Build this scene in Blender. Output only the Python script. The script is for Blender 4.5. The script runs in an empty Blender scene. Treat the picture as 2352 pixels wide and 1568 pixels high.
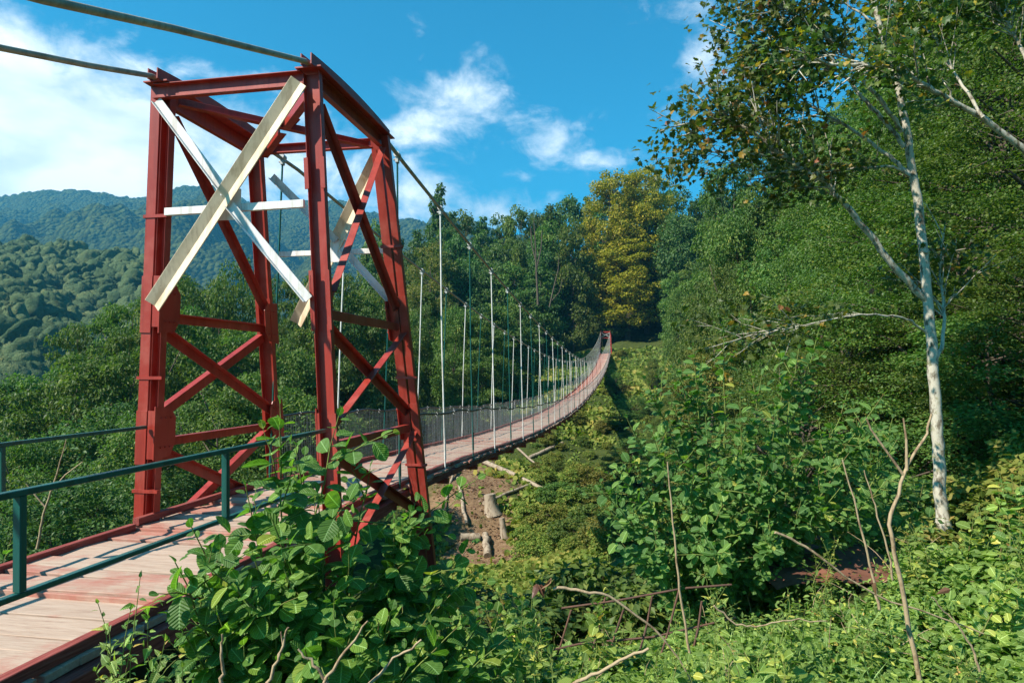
import bpy, math
import numpy as np
from mathutils import Matrix, Vector

rng = np.random.default_rng(7)
SC = bpy.context.scene
COL = SC.collection
R_ = math.radians

# ------------------------------------------------------------------ camera
CAM_P = np.array([4.364, -7.429, 1.643])
CAM_R = np.array([0.9827, 0.1853, 0.0011]); CAM_R /= np.linalg.norm(CAM_R)
CAM_F = np.array([-0.1850, 0.9813, 0.0529]); CAM_F -= CAM_R * (CAM_F @ CAM_R); CAM_F /= np.linalg.norm(CAM_F)
CAM_U = np.cross(CAM_R, CAM_F)
FPX = 1506.4
cam_d = bpy.data.cameras.new('camera')
cam = bpy.data.objects.new('camera', cam_d)
COL.objects.link(cam)
cam_d.sensor_width = 36
cam_d.lens = 36 * FPX / 2352
cam_d.clip_start = 0.05
cam_d.clip_end = 20000
cam.matrix_world = Matrix([[CAM_R[0], CAM_U[0], -CAM_F[0], CAM_P[0]],
                           [CAM_R[1], CAM_U[1], -CAM_F[1], CAM_P[1]],
                           [CAM_R[2], CAM_U[2], -CAM_F[2], CAM_P[2]], [0, 0, 0, 1]])
SC.camera = cam


def at(px, py, t):
    """world point that lies t metres in front of the survey position, in direction (px, py)"""
    return CAM_P + t * (CAM_F + CAM_R * (px - 1176) / FPX - CAM_U * (py - 784) / FPX)


# ------------------------------------------------------------------ light, sky, exposure
SUN_TO = np.array([-0.82, -0.72, 1.0]); SUN_TO /= np.linalg.norm(SUN_TO)     # towards the sun
sun_d = bpy.data.lights.new('sun', 'SUN')
sun_d.energy = 5.0
sun_d.angle = R_(0.5)
sun_d.color = (1.0, 0.94, 0.84)
sun = bpy.data.objects.new('sun', sun_d)
COL.objects.link(sun)
sun.rotation_euler = Vector(SUN_TO).to_track_quat('Z', 'Y').to_euler()
sun.location = (-20, -20, 40)

W = bpy.data.worlds.new('World')
SC.world = W
W.use_nodes = True
wt = W.node_tree
wt.nodes.clear()


def N(tree, kind, **kw):
    n = tree.nodes.new(kind)
    for k, v in kw.items():
        setattr(n, k, v)
    return n


def math_n(tree, op, a, b=None, c=None, clamp=False):
    n = N(tree, 'ShaderNodeMath', operation=op, use_clamp=clamp)
    for i, v in enumerate((a, b, c)):
        if v is None:
            continue
        if isinstance(v, (int, float)):
            n.inputs[i].default_value = v
        else:
            tree.links.new(v, n.inputs[i])
    return n.outputs[0]


def build_world():
    L = wt.links.new
    out = N(wt, 'ShaderNodeOutputWorld')
    bg = N(wt, 'ShaderNodeBackground')
    bg.inputs['Strength'].default_value = 0.07
    sky = N(wt, 'ShaderNodeTexSky', sky_type='NISHITA')
    sky.sun_disc = False
    sky.sun_elevation = math.asin(SUN_TO[2])
    sky.sun_rotation = math.atan2(SUN_TO[0], SUN_TO[1])
    sky.air_density = 1.0
    sky.dust_density = 0.3
    sky.ozone_density = 2.5
    tint = N(wt, 'ShaderNodeMix', data_type='RGBA', blend_type='MULTIPLY')
    tint.inputs[0].default_value = 1.0
    L(sky.outputs[0], tint.inputs[6])
    tint.inputs[7].default_value = (0.10, 1.08, 1.27, 1)
    tc = N(wt, 'ShaderNodeTexCoord')
    # wind-torn cloud noise over the direction sphere
    mp = N(wt, 'ShaderNodeMapping')
    mp.inputs['Scale'].default_value = (1.0, 1.0, 1.5)
    L(tc.outputs['Generated'], mp.inputs[0])
    n1 = N(wt, 'ShaderNodeTexNoise'); n1.inputs['Scale'].default_value = 5.5; n1.inputs['Detail'].default_value = 10; n1.inputs['Roughness'].default_value = 0.62; n1.inputs['Distortion'].default_value = 0.25
    n2 = N(wt, 'ShaderNodeTexNoise'); n2.inputs['Scale'].default_value = 14; n2.inputs['Detail'].default_value = 8; n2.inputs['Roughness'].default_value = 0.6; n2.inputs['Distortion'].default_value = 0.6
    L(mp.outputs[0], n1.inputs['Vector']); L(mp.outputs[0], n2.inputs['Vector'])
    acc = None
    # cloud banks: (direction seen from the bridge head, width, height, weight)
    banks = [(40, 330, .22, .13, 1.25), (260, 340, .20, .11, 1.25), (480, 370, .20, .11, 1.2), (10, 190, .16, .08, .95), (640, 400, .18, .10, 1.15), (570, 190, .14, .025, .85), (790, 430, .16, .08, 1.05), (700, 270, .12, .06, .8),
             (70, 95, .06, .05, .55), (1020, 240, .12, .07, .78), (930, 300, .10, .06, .8), (1290, 330, .13, .04, .76), (1390, 360, .10, .03, .8), (1200, 300, .08, .04, .6), (960, 90, .03, .07, .58), (1610, 120, .05, .07, .66), (1590, 40, .06, .05, .5), (1100, 480, .14, .04, .8), (960, 430, .12, .08, .9), (1470, 280, .14, .03, .5), (1150, 395, .06, .03, .6)]
    for px, py, sx, sz, wgt in banks:
        v = at(px, py, 1.0) - CAM_P
        v = v / np.linalg.norm(v)
        sub = N(wt, 'ShaderNodeVectorMath', operation='SUBTRACT')
        L(tc.outputs['Generated'], sub.inputs[0]); sub.inputs[1].default_value = tuple(v)
        mul = N(wt, 'ShaderNodeVectorMath', operation='MULTIPLY')
        L(sub.outputs[0], mul.inputs[0]); mul.inputs[1].default_value = (1 / sx, 1 / max(sx, .1), 1 / sz)
        ln = N(wt, 'ShaderNodeVectorMath', operation='LENGTH')
        L(mul.outputs[0], ln.inputs[0])
        f = math_n(wt, 'MULTIPLY', ln.outputs['Value'], ln.outputs['Value'])
        f = math_n(wt, 'MULTIPLY', math_n(wt, 'EXPONENT', math_n(wt, 'MULTIPLY', f, -0.9)), wgt)
        acc = f if acc is None else math_n(wt, 'MAXIMUM', acc, f)
    nn = math_n(wt, 'ADD', math_n(wt, 'MULTIPLY', n1.outputs[0], 2.0), math_n(wt, 'MULTIPLY', n2.outputs[0], 1.0))
    d = math_n(wt, 'ADD', acc, math_n(wt, 'SUBTRACT', nn, 1.94))
    mr = N(wt, 'ShaderNodeMapRange', interpolation_type='SMOOTHSTEP')
    L(d, mr.inputs['Value']); mr.inputs['From Min'].default_value = 0.0; mr.inputs['From Max'].default_value = 0.75
    # self shading of the thick bank
    n3 = N(wt, 'ShaderNodeTexNoise'); n3.inputs['Scale'].default_value = 7; n3.inputs['Detail'].default_value = 5
    mp2 = N(wt, 'ShaderNodeMapping'); mp2.inputs['Location'].default_value = (0.3, .1, .08); mp2.inputs['Scale'].default_value = (1, 1, 2.2)
    L(tc.outputs['Generated'], mp2.inputs[0]); L(mp2.outputs[0], n3.inputs['Vector'])
    cr = N(wt, 'ShaderNodeValToRGB')
    cr.color_ramp.elements[0].position = 0.35; cr.color_ramp.elements[0].color = (7.0, 8.0, 8.8, 1)
    cr.color_ramp.elements[1].position = 0.62; cr.color_ramp.elements[1].color = (12.2, 12.5, 12.6, 1)
    L(n3.outputs[0], cr.inputs[0])
    mix = N(wt, 'ShaderNodeMix', data_type='RGBA')
    L(mr.outputs[0], mix.inputs[0]); L(tint.outputs[2], mix.inputs[6]); L(cr.outputs[0], mix.inputs[7])
    L(mix.outputs[2], bg.inputs['Color'])
    L(bg.outputs[0], out.inputs[0])


build_world()
SC.view_settings.view_transform = 'Standard'
SC.view_settings.look = 'None'
SC.view_settings.exposure = 1.0
SC.view_settings.gamma = 1.0
SC.cycles.max_bounces = 6
SC.cycles.diffuse_bounces = 3
SC.cycles.transmission_bounces = 4
SC.cycles.transparent_max_bounces = 4
SC.cycles.volume_bounces = 0
SC.cycles.use_denoising = True
SC.cycles.sample_clamp_indirect = 4.0


# ------------------------------------------------------------------ materials
def new_mat(name):
    m = bpy.data.materials.new(name)
    m.use_nodes = True
    t = m.node_tree
    b = t.nodes['Principled BSDF']
    return m, t, b


def ramp(t, fac, stops):
    cr = N(t, 'ShaderNodeValToRGB')
    e = cr.color_ramp.elements
    while len(e) < len(stops):
        e.new(0.5)
    for i, (p, c) in enumerate(stops):
        e[i].position = p
        e[i].color = (*c, 1)
    t.links.new(fac, cr.inputs[0])
    return cr.outputs[0]


def noise(t, scale, detail=6, rough=0.6, stretch=None, coord='Object', dist=0.0):
    tc = N(t, 'ShaderNodeTexCoord')
    n = N(t, 'ShaderNodeTexNoise')
    n.inputs['Scale'].default_value = scale
    n.inputs['Detail'].default_value = detail
    n.inputs['Roughness'].default_value = rough
    n.inputs['Distortion'].default_value = dist
    if stretch:
        mp = N(t, 'ShaderNodeMapping')
        mp.inputs['Scale'].default_value = stretch
        t.links.new(tc.outputs[coord], mp.inputs[0])
        t.links.new(mp.outputs[0], n.inputs['Vector'])
    else:
        t.links.new(tc.outputs[coord], n.inputs['Vector'])
    return n.outputs[0]


def bump(t, b, h, strength, dist=0.02):
    bp = N(t, 'ShaderNodeBump')
    bp.inputs['Strength'].default_value = strength
    bp.inputs['Distance'].default_value = dist
    t.links.new(h, bp.inputs['Height'])
    t.links.new(bp.outputs[0], b.inputs['Normal'])


def paint_mat(name, base, worn, rough=0.45, scale=6, lo=.45, hi=.75, bstr=.25):
    m, t, b = new_mat(name)
    f = noise(t, scale, 8, .65)
    c = ramp(t, f, [(lo, base), (hi, worn)])
    # small chips
    f2 = noise(t, scale * 9, 4, .7)
    mx = N(t, 'ShaderNodeMix', data_type='RGBA')
    t.links.new(ramp(t, f2, [(.66, (0, 0, 0)), (.74, (1, 1, 1))]), mx.inputs[0])
    t.links.new(c, mx.inputs[6])
    mx.inputs[7].default_value = (*[x * .55 for x in worn], 1)
    st = N(t, 'ShaderNodeMix', data_type='RGBA', blend_type='MULTIPLY')
    st.inputs[0].default_value = .8
    t.links.new(mx.outputs[2], st.inputs[6])
    t.links.new(ramp(t, noise(t, 9, 6, .7, (1, 1, .07)), [(.40, (.72, .66, .62)), (.52, (1, 1, 1))]), st.inputs[7])
    t.links.new(st.outputs[2], b.inputs['Base Color'])
    b.inputs['Roughness'].default_value = rough
    b.inputs['Specular IOR Level'].default_value = 0.4
    bump(t, b, noise(t, 130, 3, .5), bstr, .002)
    return m


M = {}
M['red'] = paint_mat('red_paint', (.33, .034, .020), (.42, .095, .066), .42, 2.6, .48, .80)
M['white'] = paint_mat('white_paint', (.78, .76, .72), (.52, .46, .34), .55, 3, .5, .85)
M['stained_shaded'] = paint_mat('stained_shaded_white_paint', (.76, .61, .42), (.48, .36, .20), .6, 2.2, .45, .78)  # brown stains, over a tan base that paints in the braces' warm shade
M['green'] = paint_mat('green_paint', (.010, .085, .070), (.016, .11, .085), .35, 5, .4, .8, .1)
M['cable'] = paint_mat('cable_paint', (.40, .37, .28), (.22, .21, .17), .6, 4, .35, .7)
M['rod_white'] = paint_mat('rod_white', (.74, .72, .66), (.5, .47, .4), .5, 8)
M['clamp'] = paint_mat('clamp_metal', (.50, .50, .47), (.3, .3, .28), .5, 9)
M['hose'] = paint_mat('black_hose', (.02, .02, .022), (.05, .05, .05), .4, 6)
M['wire'] = paint_mat('wire_metal', (.22, .23, .23), (.13, .13, .13), .45, 6)
M['rust'] = paint_mat('rusty_sheet', (.20, .075, .042), (.11, .05, .034), .85, 5, .35, .7, .6)
M['rustbar'] = paint_mat('rusty_bar', (.10, .055, .04), (.18, .085, .05), .85, 14, .4, .7, .5)
M['cloth'] = paint_mat('white_cloth', (.8, .8, .8), (.62, .64, .66), .9, 8)


def deck_mat(name, along_x=True):
    m, t, b = new_mat(name)
    at_ = N(t, 'ShaderNodeAttribute', attribute_name='rnd')
    st = (1.0, 13, 22) if along_x else (22, 1.2, 22)
    g = noise(t, 3.0, 8, .7, st, dist=.4)
    wood = ramp(t, g, [(.28, (.24, .15, .11)), (.42, (.42, .31, .225)), (.7, (.56, .44, .33))])
    p = noise(t, 2.2, 8, .7, (1, 1.6, 1))
    p2 = math_n(t, 'ADD', p, math_n(t, 'MULTIPLY', math_n(t, 'SUBTRACT', at_.outputs['Fac'], .5), .34))
    # paint survives towards the edges of the boards' ends (|x| near the curbs)
    tc = N(t, 'ShaderNodeTexCoord'); sp = N(t, 'ShaderNodeSeparateXYZ'); t.links.new(tc.outputs['Object'], sp.inputs[0])
    ax = math_n(t, 'ABSOLUTE', sp.outputs[0])
    p3 = math_n(t, 'ADD', p2, math_n(t, 'MULTIPLY', math_n(t, 'POWER', ax, 3.0), .16))
    mx = N(t, 'ShaderNodeMix', data_type='RGBA')
    t.links.new(ramp(t, p3, [(.50, (.10,) * 3), (.74, (.85,) * 3)]), mx.inputs[0])
    t.links.new(wood, mx.inputs[6])
    mx.inputs[7].default_value = (.40, .135, .095, 1)
    t.links.new(mx.outputs[2], b.inputs['Base Color'])
    b.inputs['Roughness'].default_value = .8
    b.inputs['Specular IOR Level'].default_value = .25
    bump(t, b, g, .5, .01)
    return m


M['deck'] = deck_mat('weathered_planks')


def wood_paint(name, base, worn, stretch):
    m, t, b = new_mat(name)
    g = noise(t, 3.0, 8, .7, stretch)
    c = ramp(t, g, [(.35, tuple(x * .55 for x in base)), (.5, base), (.72, worn)])
    t.links.new(c, b.inputs['Base Color'])
    b.inputs['Roughness'].default_value = .75
    b.inputs['Specular IOR Level'].default_value = .25
    bump(t, b, g, .5, .01)
    return m


M['curb'] = wood_paint('painted_timber', (.27, .055, .042), (.36, .12, .095), (20, 1.2, 20))


def bark_mat(name, base, dark, moss=None, scale=9, stretch=(1, 1, .5)):
    m, t, b = new_mat(name)
    f = noise(t, scale, 8, .7, stretch)
    c = ramp(t, f, [(.40, dark), (.50, base), (.75, tuple(min(1, x * 1.15) for x in base))])
    if moss:
        mx = N(t, 'ShaderNodeMix', data_type='RGBA')
        t.links.new(ramp(t, noise(t, scale * .45, 6, .7), [(.56, (0,) * 3), (.66, (.8,) * 3)]), mx.inputs[0])
        t.links.new(c, mx.inputs[6]); mx.inputs[7].default_value = (*moss, 1)
        c = mx.outputs[2]
    t.links.new(c, b.inputs['Base Color'])
    b.inputs['Roughness'].default_value = .85
    b.inputs['Specular IOR Level'].default_value = .2
    bump(t, b, f, .5, .01)
    return m


M['bark'] = bark_mat('dark_bark', (.11, .085, .06), (.045, .035, .025))
M['pale_bark'] = bark_mat('pale_bark', (.50, .45, .35), (.15, .12, .08), (.20, .19, .08), 14)
M['twig'] = bark_mat('dry_twig', (.40, .29, .17), (.22, .14, .08), None, 20)
M['stem'] = bark_mat('green_stem', (.17, .22, .05), (.14, .10, .04), None, 20)
M['log'] = bark_mat('log_bark', (.34, .27, .19), (.17, .12, .08), None, 5)


def leaf_mat(name, stops, trans=.3, rough=.45, spec=.4, veins=False, vary=.35, tcol=(1.5, 1.9, .6)):
    """stops: colours over the per-leaf random value"""
    m, t, b = new_mat(name)
    L = t.links.new
    a = N(t, 'ShaderNodeAttribute', attribute_name='rnd')
    c = ramp(t, a.outputs['Fac'], stops)
    oi = N(t, 'ShaderNodeObjectInfo')
    hs = N(t, 'ShaderNodeHueSaturation')
    L(c, hs.inputs['Color'])
    L(math_n(t, 'ADD', math_n(t, 'MULTIPLY', oi.outputs['Random'], vary), 1 - vary * .5), hs.inputs['Value'])
    L(math_n(t, 'ADD', math_n(t, 'MULTIPLY', oi.outputs['Random'], .05 * vary / .35), .5 - .025 * vary / .35), hs.inputs['Hue'])
    c = hs.outputs[0]
    if veins:
        uv = N(t, 'ShaderNodeUVMap'); sp = N(t, 'ShaderNodeSeparateXYZ'); L(uv.outputs[0], sp.inputs[0])
        au = math_n(t, 'ABSOLUTE', math_n(t, 'SUBTRACT', sp.outputs[0], .5))
        ph = math_n(t, 'SUBTRACT', math_n(t, 'MULTIPLY', sp.outputs[1], 9.0), math_n(t, 'MULTIPLY', au, 7.0))
        s = math_n(t, 'SINE', math_n(t, 'MULTIPLY', ph, 6.2832))
        rib = math_n(t, 'LESS_THAN', au, .018)
        vein = math_n(t, 'MAXIMUM', math_n(t, 'MULTIPLY', math_n(t, 'GREATER_THAN', s, .93), .45), rib)
        mx = N(t, 'ShaderNodeMix', data_type='RGBA')
        L(vein, mx.inputs[0]); L(c, mx.inputs[6])
        hl = N(t, 'ShaderNodeHueSaturation'); L(c, hl.inputs['Color']); hl.inputs['Value'].default_value = 2.2; hl.inputs['Saturation'].default_value = .8
        L(hl.outputs[0], mx.inputs[7])
        c = mx.outputs[2]
        bump(t, b, s, .35, .006)
    L(c, b.inputs['Base Color'])
    b.inputs['Roughness'].default_value = rough
    b.inputs['Specular IOR Level'].default_value = spec
    tr = N(t, 'ShaderNodeBsdfTranslucent')
    tm = N(t, 'ShaderNodeMix', data_type='RGBA', blend_type='MULTIPLY'); tm.inputs[0].default_value = 1
    L(c, tm.inputs[6]); tm.inputs[7].default_value = (*tcol, 1)
    L(tm.outputs[2], tr.inputs[0])
    ms = N(t, 'ShaderNodeMixShader'); ms.inputs[0].default_value = trans
    L(b.outputs[0], ms.inputs[1]); L(tr.outputs[0], ms.inputs[2])
    L(ms.outputs[0], t.nodes['Material Output'].inputs[0])
    return m


M['forest'] = leaf_mat('forest_leaves', [(0, (0.052, 0.095, 0.027)), (.6, (0.104, 0.167, 0.037)), (.93, (0.183, 0.224, 0.047)), (1, (0.296, 0.273, 0.050))], spec=0.15)
M['forest_dark'] = leaf_mat('dark_forest_leaves', [(0, (0.045, 0.092, 0.029)), (.7, (0.090, 0.152, 0.043)), (1, (0.161, 0.209, 0.047))], spec=0.15)
M['lime'] = leaf_mat('yellowing_leaves', [(0, (0.112, 0.135, 0.020)), (.4, (0.246, 0.223, 0.026)), (.8, (0.392, 0.299, 0.032)), (1, (0.504, 0.364, 0.032))], vary=.2, spec=.15)
M['olive'] = leaf_mat('olive_leaves', [(0, (0.076, 0.099, 0.026)), (.6, (0.167, 0.166, 0.040)), (1, (0.274, 0.199, 0.040))], spec=0.15)
M['beech'] = leaf_mat('beech_leaves', [(0, (0.043, 0.085, 0.017)), (.55, (0.083, 0.143, 0.027)), (.93, (0.142, 0.188, 0.032)), (.985, (0.311, 0.251, 0.032)), (1, (0.358, 0.181, 0.054))], trans=.33, rough=.42, spec=0.25)
M['maple'] = leaf_mat('maple_leaves', [(0, (0.046, 0.086, 0.018)), (.7, (0.086, 0.132, 0.028)), (.90, (0.127, 0.149, 0.032)), (.955, (0.391, 0.287, 0.034)), (1, (0.322, 0.149, 0.057))], trans=.3, spec=0.25)
M['alder'] = leaf_mat('alder_leaves', [(0, (0.061, 0.145, 0.025)), (.6, (0.095, 0.215, 0.032)), (.95, (0.160, 0.290, 0.038)), (1, (0.348, 0.346, 0.038))], rough=.5, veins=True, vary=.15, spec=0.24, trans=0.36)
M['alder2'] = leaf_mat('alder_leaves_dull', [(0, (0.057, 0.124, 0.026)), (.6, (0.095, 0.185, 0.036)), (.95, (0.153, 0.248, 0.043)), (1, (0.306, 0.310, 0.043))], rough=.5, veins=True, vary=.15, spec=0.24, trans=0.36)
M['bramble'] = leaf_mat('bramble_leaves', [(0, (0.086, 0.147, 0.025)), (.5, (0.150, 0.230, 0.037)), (.85, (0.238, 0.320, 0.048)), (.97, (0.444, 0.418, 0.057)), (1, (0.476, 0.208, 0.057))], trans=.33, rough=.5, spec=.36, veins=True, vary=.2)
M['lush'] = leaf_mat('bright_leaves', [(0, (.13, .20, .03)), (.6, (.22, .30, .045)), (1, (.38, .38, .06))], trans=.36, veins=True, vary=.2)
M['grass'] = leaf_mat('grass_blades', [(0, (0.091, 0.145, 0.028)), (.5, (0.158, 0.205, 0.037)), (.85, (0.248, 0.236, 0.055)), (1, (0.397, 0.288, 0.077))], trans=.25, rough=.6, spec=0.1)
M['far'] = leaf_mat('far_forest', [(0, (0.063, 0.101, 0.041)), (.6, (0.120, 0.155, 0.062)), (1, (0.209, 0.211, 0.075))], trans=.12, spec=.1, rough=.7)
def far_bump():
    t = M['far'].node_tree
    bump(t, t.nodes['Principled BSDF'], noise(t, .85, 5, .7), 1.0, 1.6)


far_bump()
M['dead'] = leaf_mat('dead_leaves', [(0, (0.128, 0.063, 0.032)), (1, (0.240, 0.135, 0.072))], trans=.2, tcol=(1.3, 1, .6))


# ------------------------------------------------------------------ mesh building
class Acc:
    def __init__(self):
        self.v, self.f, self.r, self.uv, self.m, self.s = [], [], [], [], [], []
        self.n = 0

    def add(self, v, f, rnd=None, uv=None, mat=0, smooth=False):
        v = np.asarray(v, float).reshape(-1, 3)
        f = np.asarray(f, int)
        self.v.append(v)
        self.f.append(f + self.n)
        self.n += len(v)
        k = len(f)
        self.r.append(np.full(k, .5) if rnd is None else np.broadcast_to(np.asarray(rnd, float), (k,)))
        self.uv.append(np.zeros((k, f.shape[1], 2)) if uv is None else uv)
        self.m.append(np.full(k, mat))
        self.s.append(np.full(k, smooth))
        return self

    def box(self, c, ax, ay, az, rnd=None, mat=0):
        c, ax, ay, az = (np.asarray(q, float) for q in (c, ax, ay, az))
        v = [c + i * ax + j * ay + k * az for k in (-1, 1) for j in (-1, 1) for i in (-1, 1)]
        f = [[0, 2, 3, 1], [4, 5, 7, 6], [0, 1, 5, 4], [2, 6, 7, 3], [0, 4, 6, 2], [1, 3, 7, 5]]
        return self.add(v, f, rnd, mat=mat)

    def bx(self, x0, x1, y0, y1, z0, z1, **k):
        return self.box(((x0 + x1) / 2, (y0 + y1) / 2, (z0 + z1) / 2), ((x1 - x0) / 2, 0, 0), (0, (y1 - y0) / 2, 0), (0, 0, (z1 - z0) / 2), **k)

    def tube(self, P, rad, n=8, mat=0, cap=True):
        P = np.asarray(P, float)
        k = len(P)
        rad = np.broadcast_to(np.asarray(rad, float), (k,))
        T = np.gradient(P, axis=0)
        T /= np.linalg.norm(T, axis=1)[:, None] + 1e-12
        ref = np.array([0, 0, 1.]) if abs(T[:, 2]).mean() < .8 else np.array([1., 0, 0])
        X = np.cross(T, ref); X /= np.linalg.norm(X, axis=1)[:, None] + 1e-12
        Y = np.cross(T, X)
        a = np.arange(n) * 2 * np.pi / n
        v = P[:, None] + rad[:, None, None] * (X[:, None] * np.cos(a)[None, :, None] + Y[:, None] * np.sin(a)[None, :, None])
        i = np.arange(k - 1)[:, None] * n
        j = np.arange(n)[None]
        f = np.stack([i + j, i + (j + 1) % n, i + n + (j + 1) % n, i + n + j], -1).reshape(-1, 4)
        self.add(v.reshape(-1, 3), f[:, ::-1], smooth=True, mat=mat)
        if cap:
            self.add(v[0], [list(range(n))], mat=mat)
            self.add(v[-1], [list(range(n))[::-1]], mat=mat)
        return self

    def sweep(self, p0, p1, prof, hint, mat=0):
        """extrude a closed 2D profile from p0 to p1; profile x axis follows hint"""
        p0, p1 = np.asarray(p0, float), np.asarray(p1, float)
        a = p1 - p0; a /= np.linalg.norm(a)
        x = np.asarray(hint, float); x = x - a * (x @ a); x /= np.linalg.norm(x)
        y = np.cross(a, x)
        pr = np.asarray(prof, float)
        r = pr[:, :1] * x + pr[:, 1:] * y
        n = len(pr)
        v = np.concatenate([p0 + r, p1 + r])
        j = np.arange(n)
        f = np.stack([j, (j + 1) % n, n + (j + 1) % n, n + j], -1)
        area = np.sum(pr[:, 0] * np.roll(pr[:, 1], -1) - np.roll(pr[:, 0], -1) * pr[:, 1])
        if area < 0:
            f = f[:, ::-1]
        self.add(v, f, mat=mat)
        c0, c1 = list(range(n)), list(range(n, 2 * n))
        if area > 0:
            c0 = c0[::-1]
        else:
            c1 = c1[::-1]
        self.add(p0 + r, [c0], mat=mat); self.add(p1 + r, [[q - n for q in c1]], mat=mat)
        return self

    def mesh(self, name, mats, origin=(0, 0, 0)):
        V = np.concatenate(self.v) - np.asarray(origin, float)
        me = bpy.data.meshes.new(name)
        tot = np.concatenate([np.full(len(f), f.shape[1]) for f in self.f])
        idx = np.concatenate([f.ravel() for f in self.f])
        uv = np.concatenate([u.reshape(-1, 2) for u in self.uv])
        me.vertices.add(len(V)); me.vertices.foreach_set('co', V.astype(np.float32).ravel())
        me.loops.add(len(idx)); me.loops.foreach_set('vertex_index', idx.astype(np.int32))
        me.polygons.add(len(tot))
        me.polygons.foreach_set('loop_start', np.concatenate([[0], np.cumsum(tot)[:-1]]).astype(np.int32))
        me.polygons.foreach_set('material_index', np.concatenate(self.m).astype(np.int32))
        me.polygons.foreach_set('use_smooth', np.concatenate(self.s).astype(bool))
        a = me.attributes.new('rnd', 'FLOAT', 'FACE')
        a.data.foreach_set('value', np.concatenate(self.r).astype(np.float32))
        if np.any(uv):
            u = me.uv_layers.new(name='UVMap')
            u.data.foreach_set('uv', uv.astype(np.float32).ravel())
        me.update(calc_edges=True)
        me.validate()
        for m in (mats if isinstance(mats, (list, tuple)) else [mats]):
            me.materials.append(m)
        return me


def link(name, data, parent=None):
    o = bpy.data.objects.new(name, data)
    COL.objects.link(o)
    if parent is not None:
        o.parent = parent
    return o


def obj(name, acc, mats, parent=None, origin=(0, 0, 0), bev=0):
    o = link(name, acc.mesh(name, mats, origin), parent)
    if bev:
        b = o.modifiers.new('bevel', 'BEVEL')
        b.width = bev; b.segments = 1; b.limit_method = 'ANGLE'; b.angle_limit = R_(50)
    if parent is None:
        o.location = origin
    return o


def tag(o, label=None, cat=None, group=None, kind=None):
    for k, v in (('label', label), ('category', cat), ('group', group), ('kind', kind)):
        if v:
            o[k] = v
    return o


def thing(name, label, cat, loc=(0, 0, 0), group=None):
    o = link(name, None)
    o.location = loc
    return tag(o, label, cat, group)


def copy_tree(o, parent=None):
    c = o.copy()
    COL.objects.link(c)
    if parent is not None:
        c.parent = parent
    for ch in list(o.children):
        copy_tree(ch, c)
    return c


def unit(v):
    v = np.asarray(v, float)
    return v / (np.linalg.norm(v, axis=-1, keepdims=True) + 1e-12)


ORD = ['first', 'second', 'third', 'fourth', 'fifth', 'sixth', 'seventh', 'eighth', 'ninth', 'tenth', 'eleventh', 'twelfth', 'thirteenth', 'fourteenth', 'fifteenth', 'sixteenth', 'seventeenth', 'eighteenth', 'nineteenth', 'twentieth']


def ordinal(n):
    if n <= 20:
        return ORD[n - 1]
    t, u = divmod(n, 10)
    tens = {2: 'twenty', 3: 'thirty', 4: 'forty', 5: 'fifty'}[t]
    return (tens[:-1] + 'ieth') if u == 0 else tens + '-' + ORD[u - 1]


# smooth value noise in 2D / 3D
def vnoise(X, Y, seed=0, octaves=4, gain=.5):
    out = np.zeros_like(X, dtype=float); amp = 1.0; f = 1.0
    for o in range(octaves):
        r = np.random.default_rng(seed + o * 17)
        tab = r.random((256, 256))
        x, y = X * f, Y * f
        i, j = np.floor(x).astype(int), np.floor(y).astype(int)
        u, v = x - i, y - j
        u, v = u * u * (3 - 2 * u), v * v * (3 - 2 * v)
        g = lambda a, b: tab[a % 256, b % 256]
        out += amp * ((g(i, j) * (1 - u) + g(i + 1, j) * u) * (1 - v) + (g(i, j + 1) * (1 - u) + g(i + 1, j + 1) * u) * v - .5)
        amp *= gain; f *= 2.03
    return out


# ------------------------------------------------------------------ terrain
def P3(px, py, t):
    return tuple(at(px, py, t))


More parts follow.
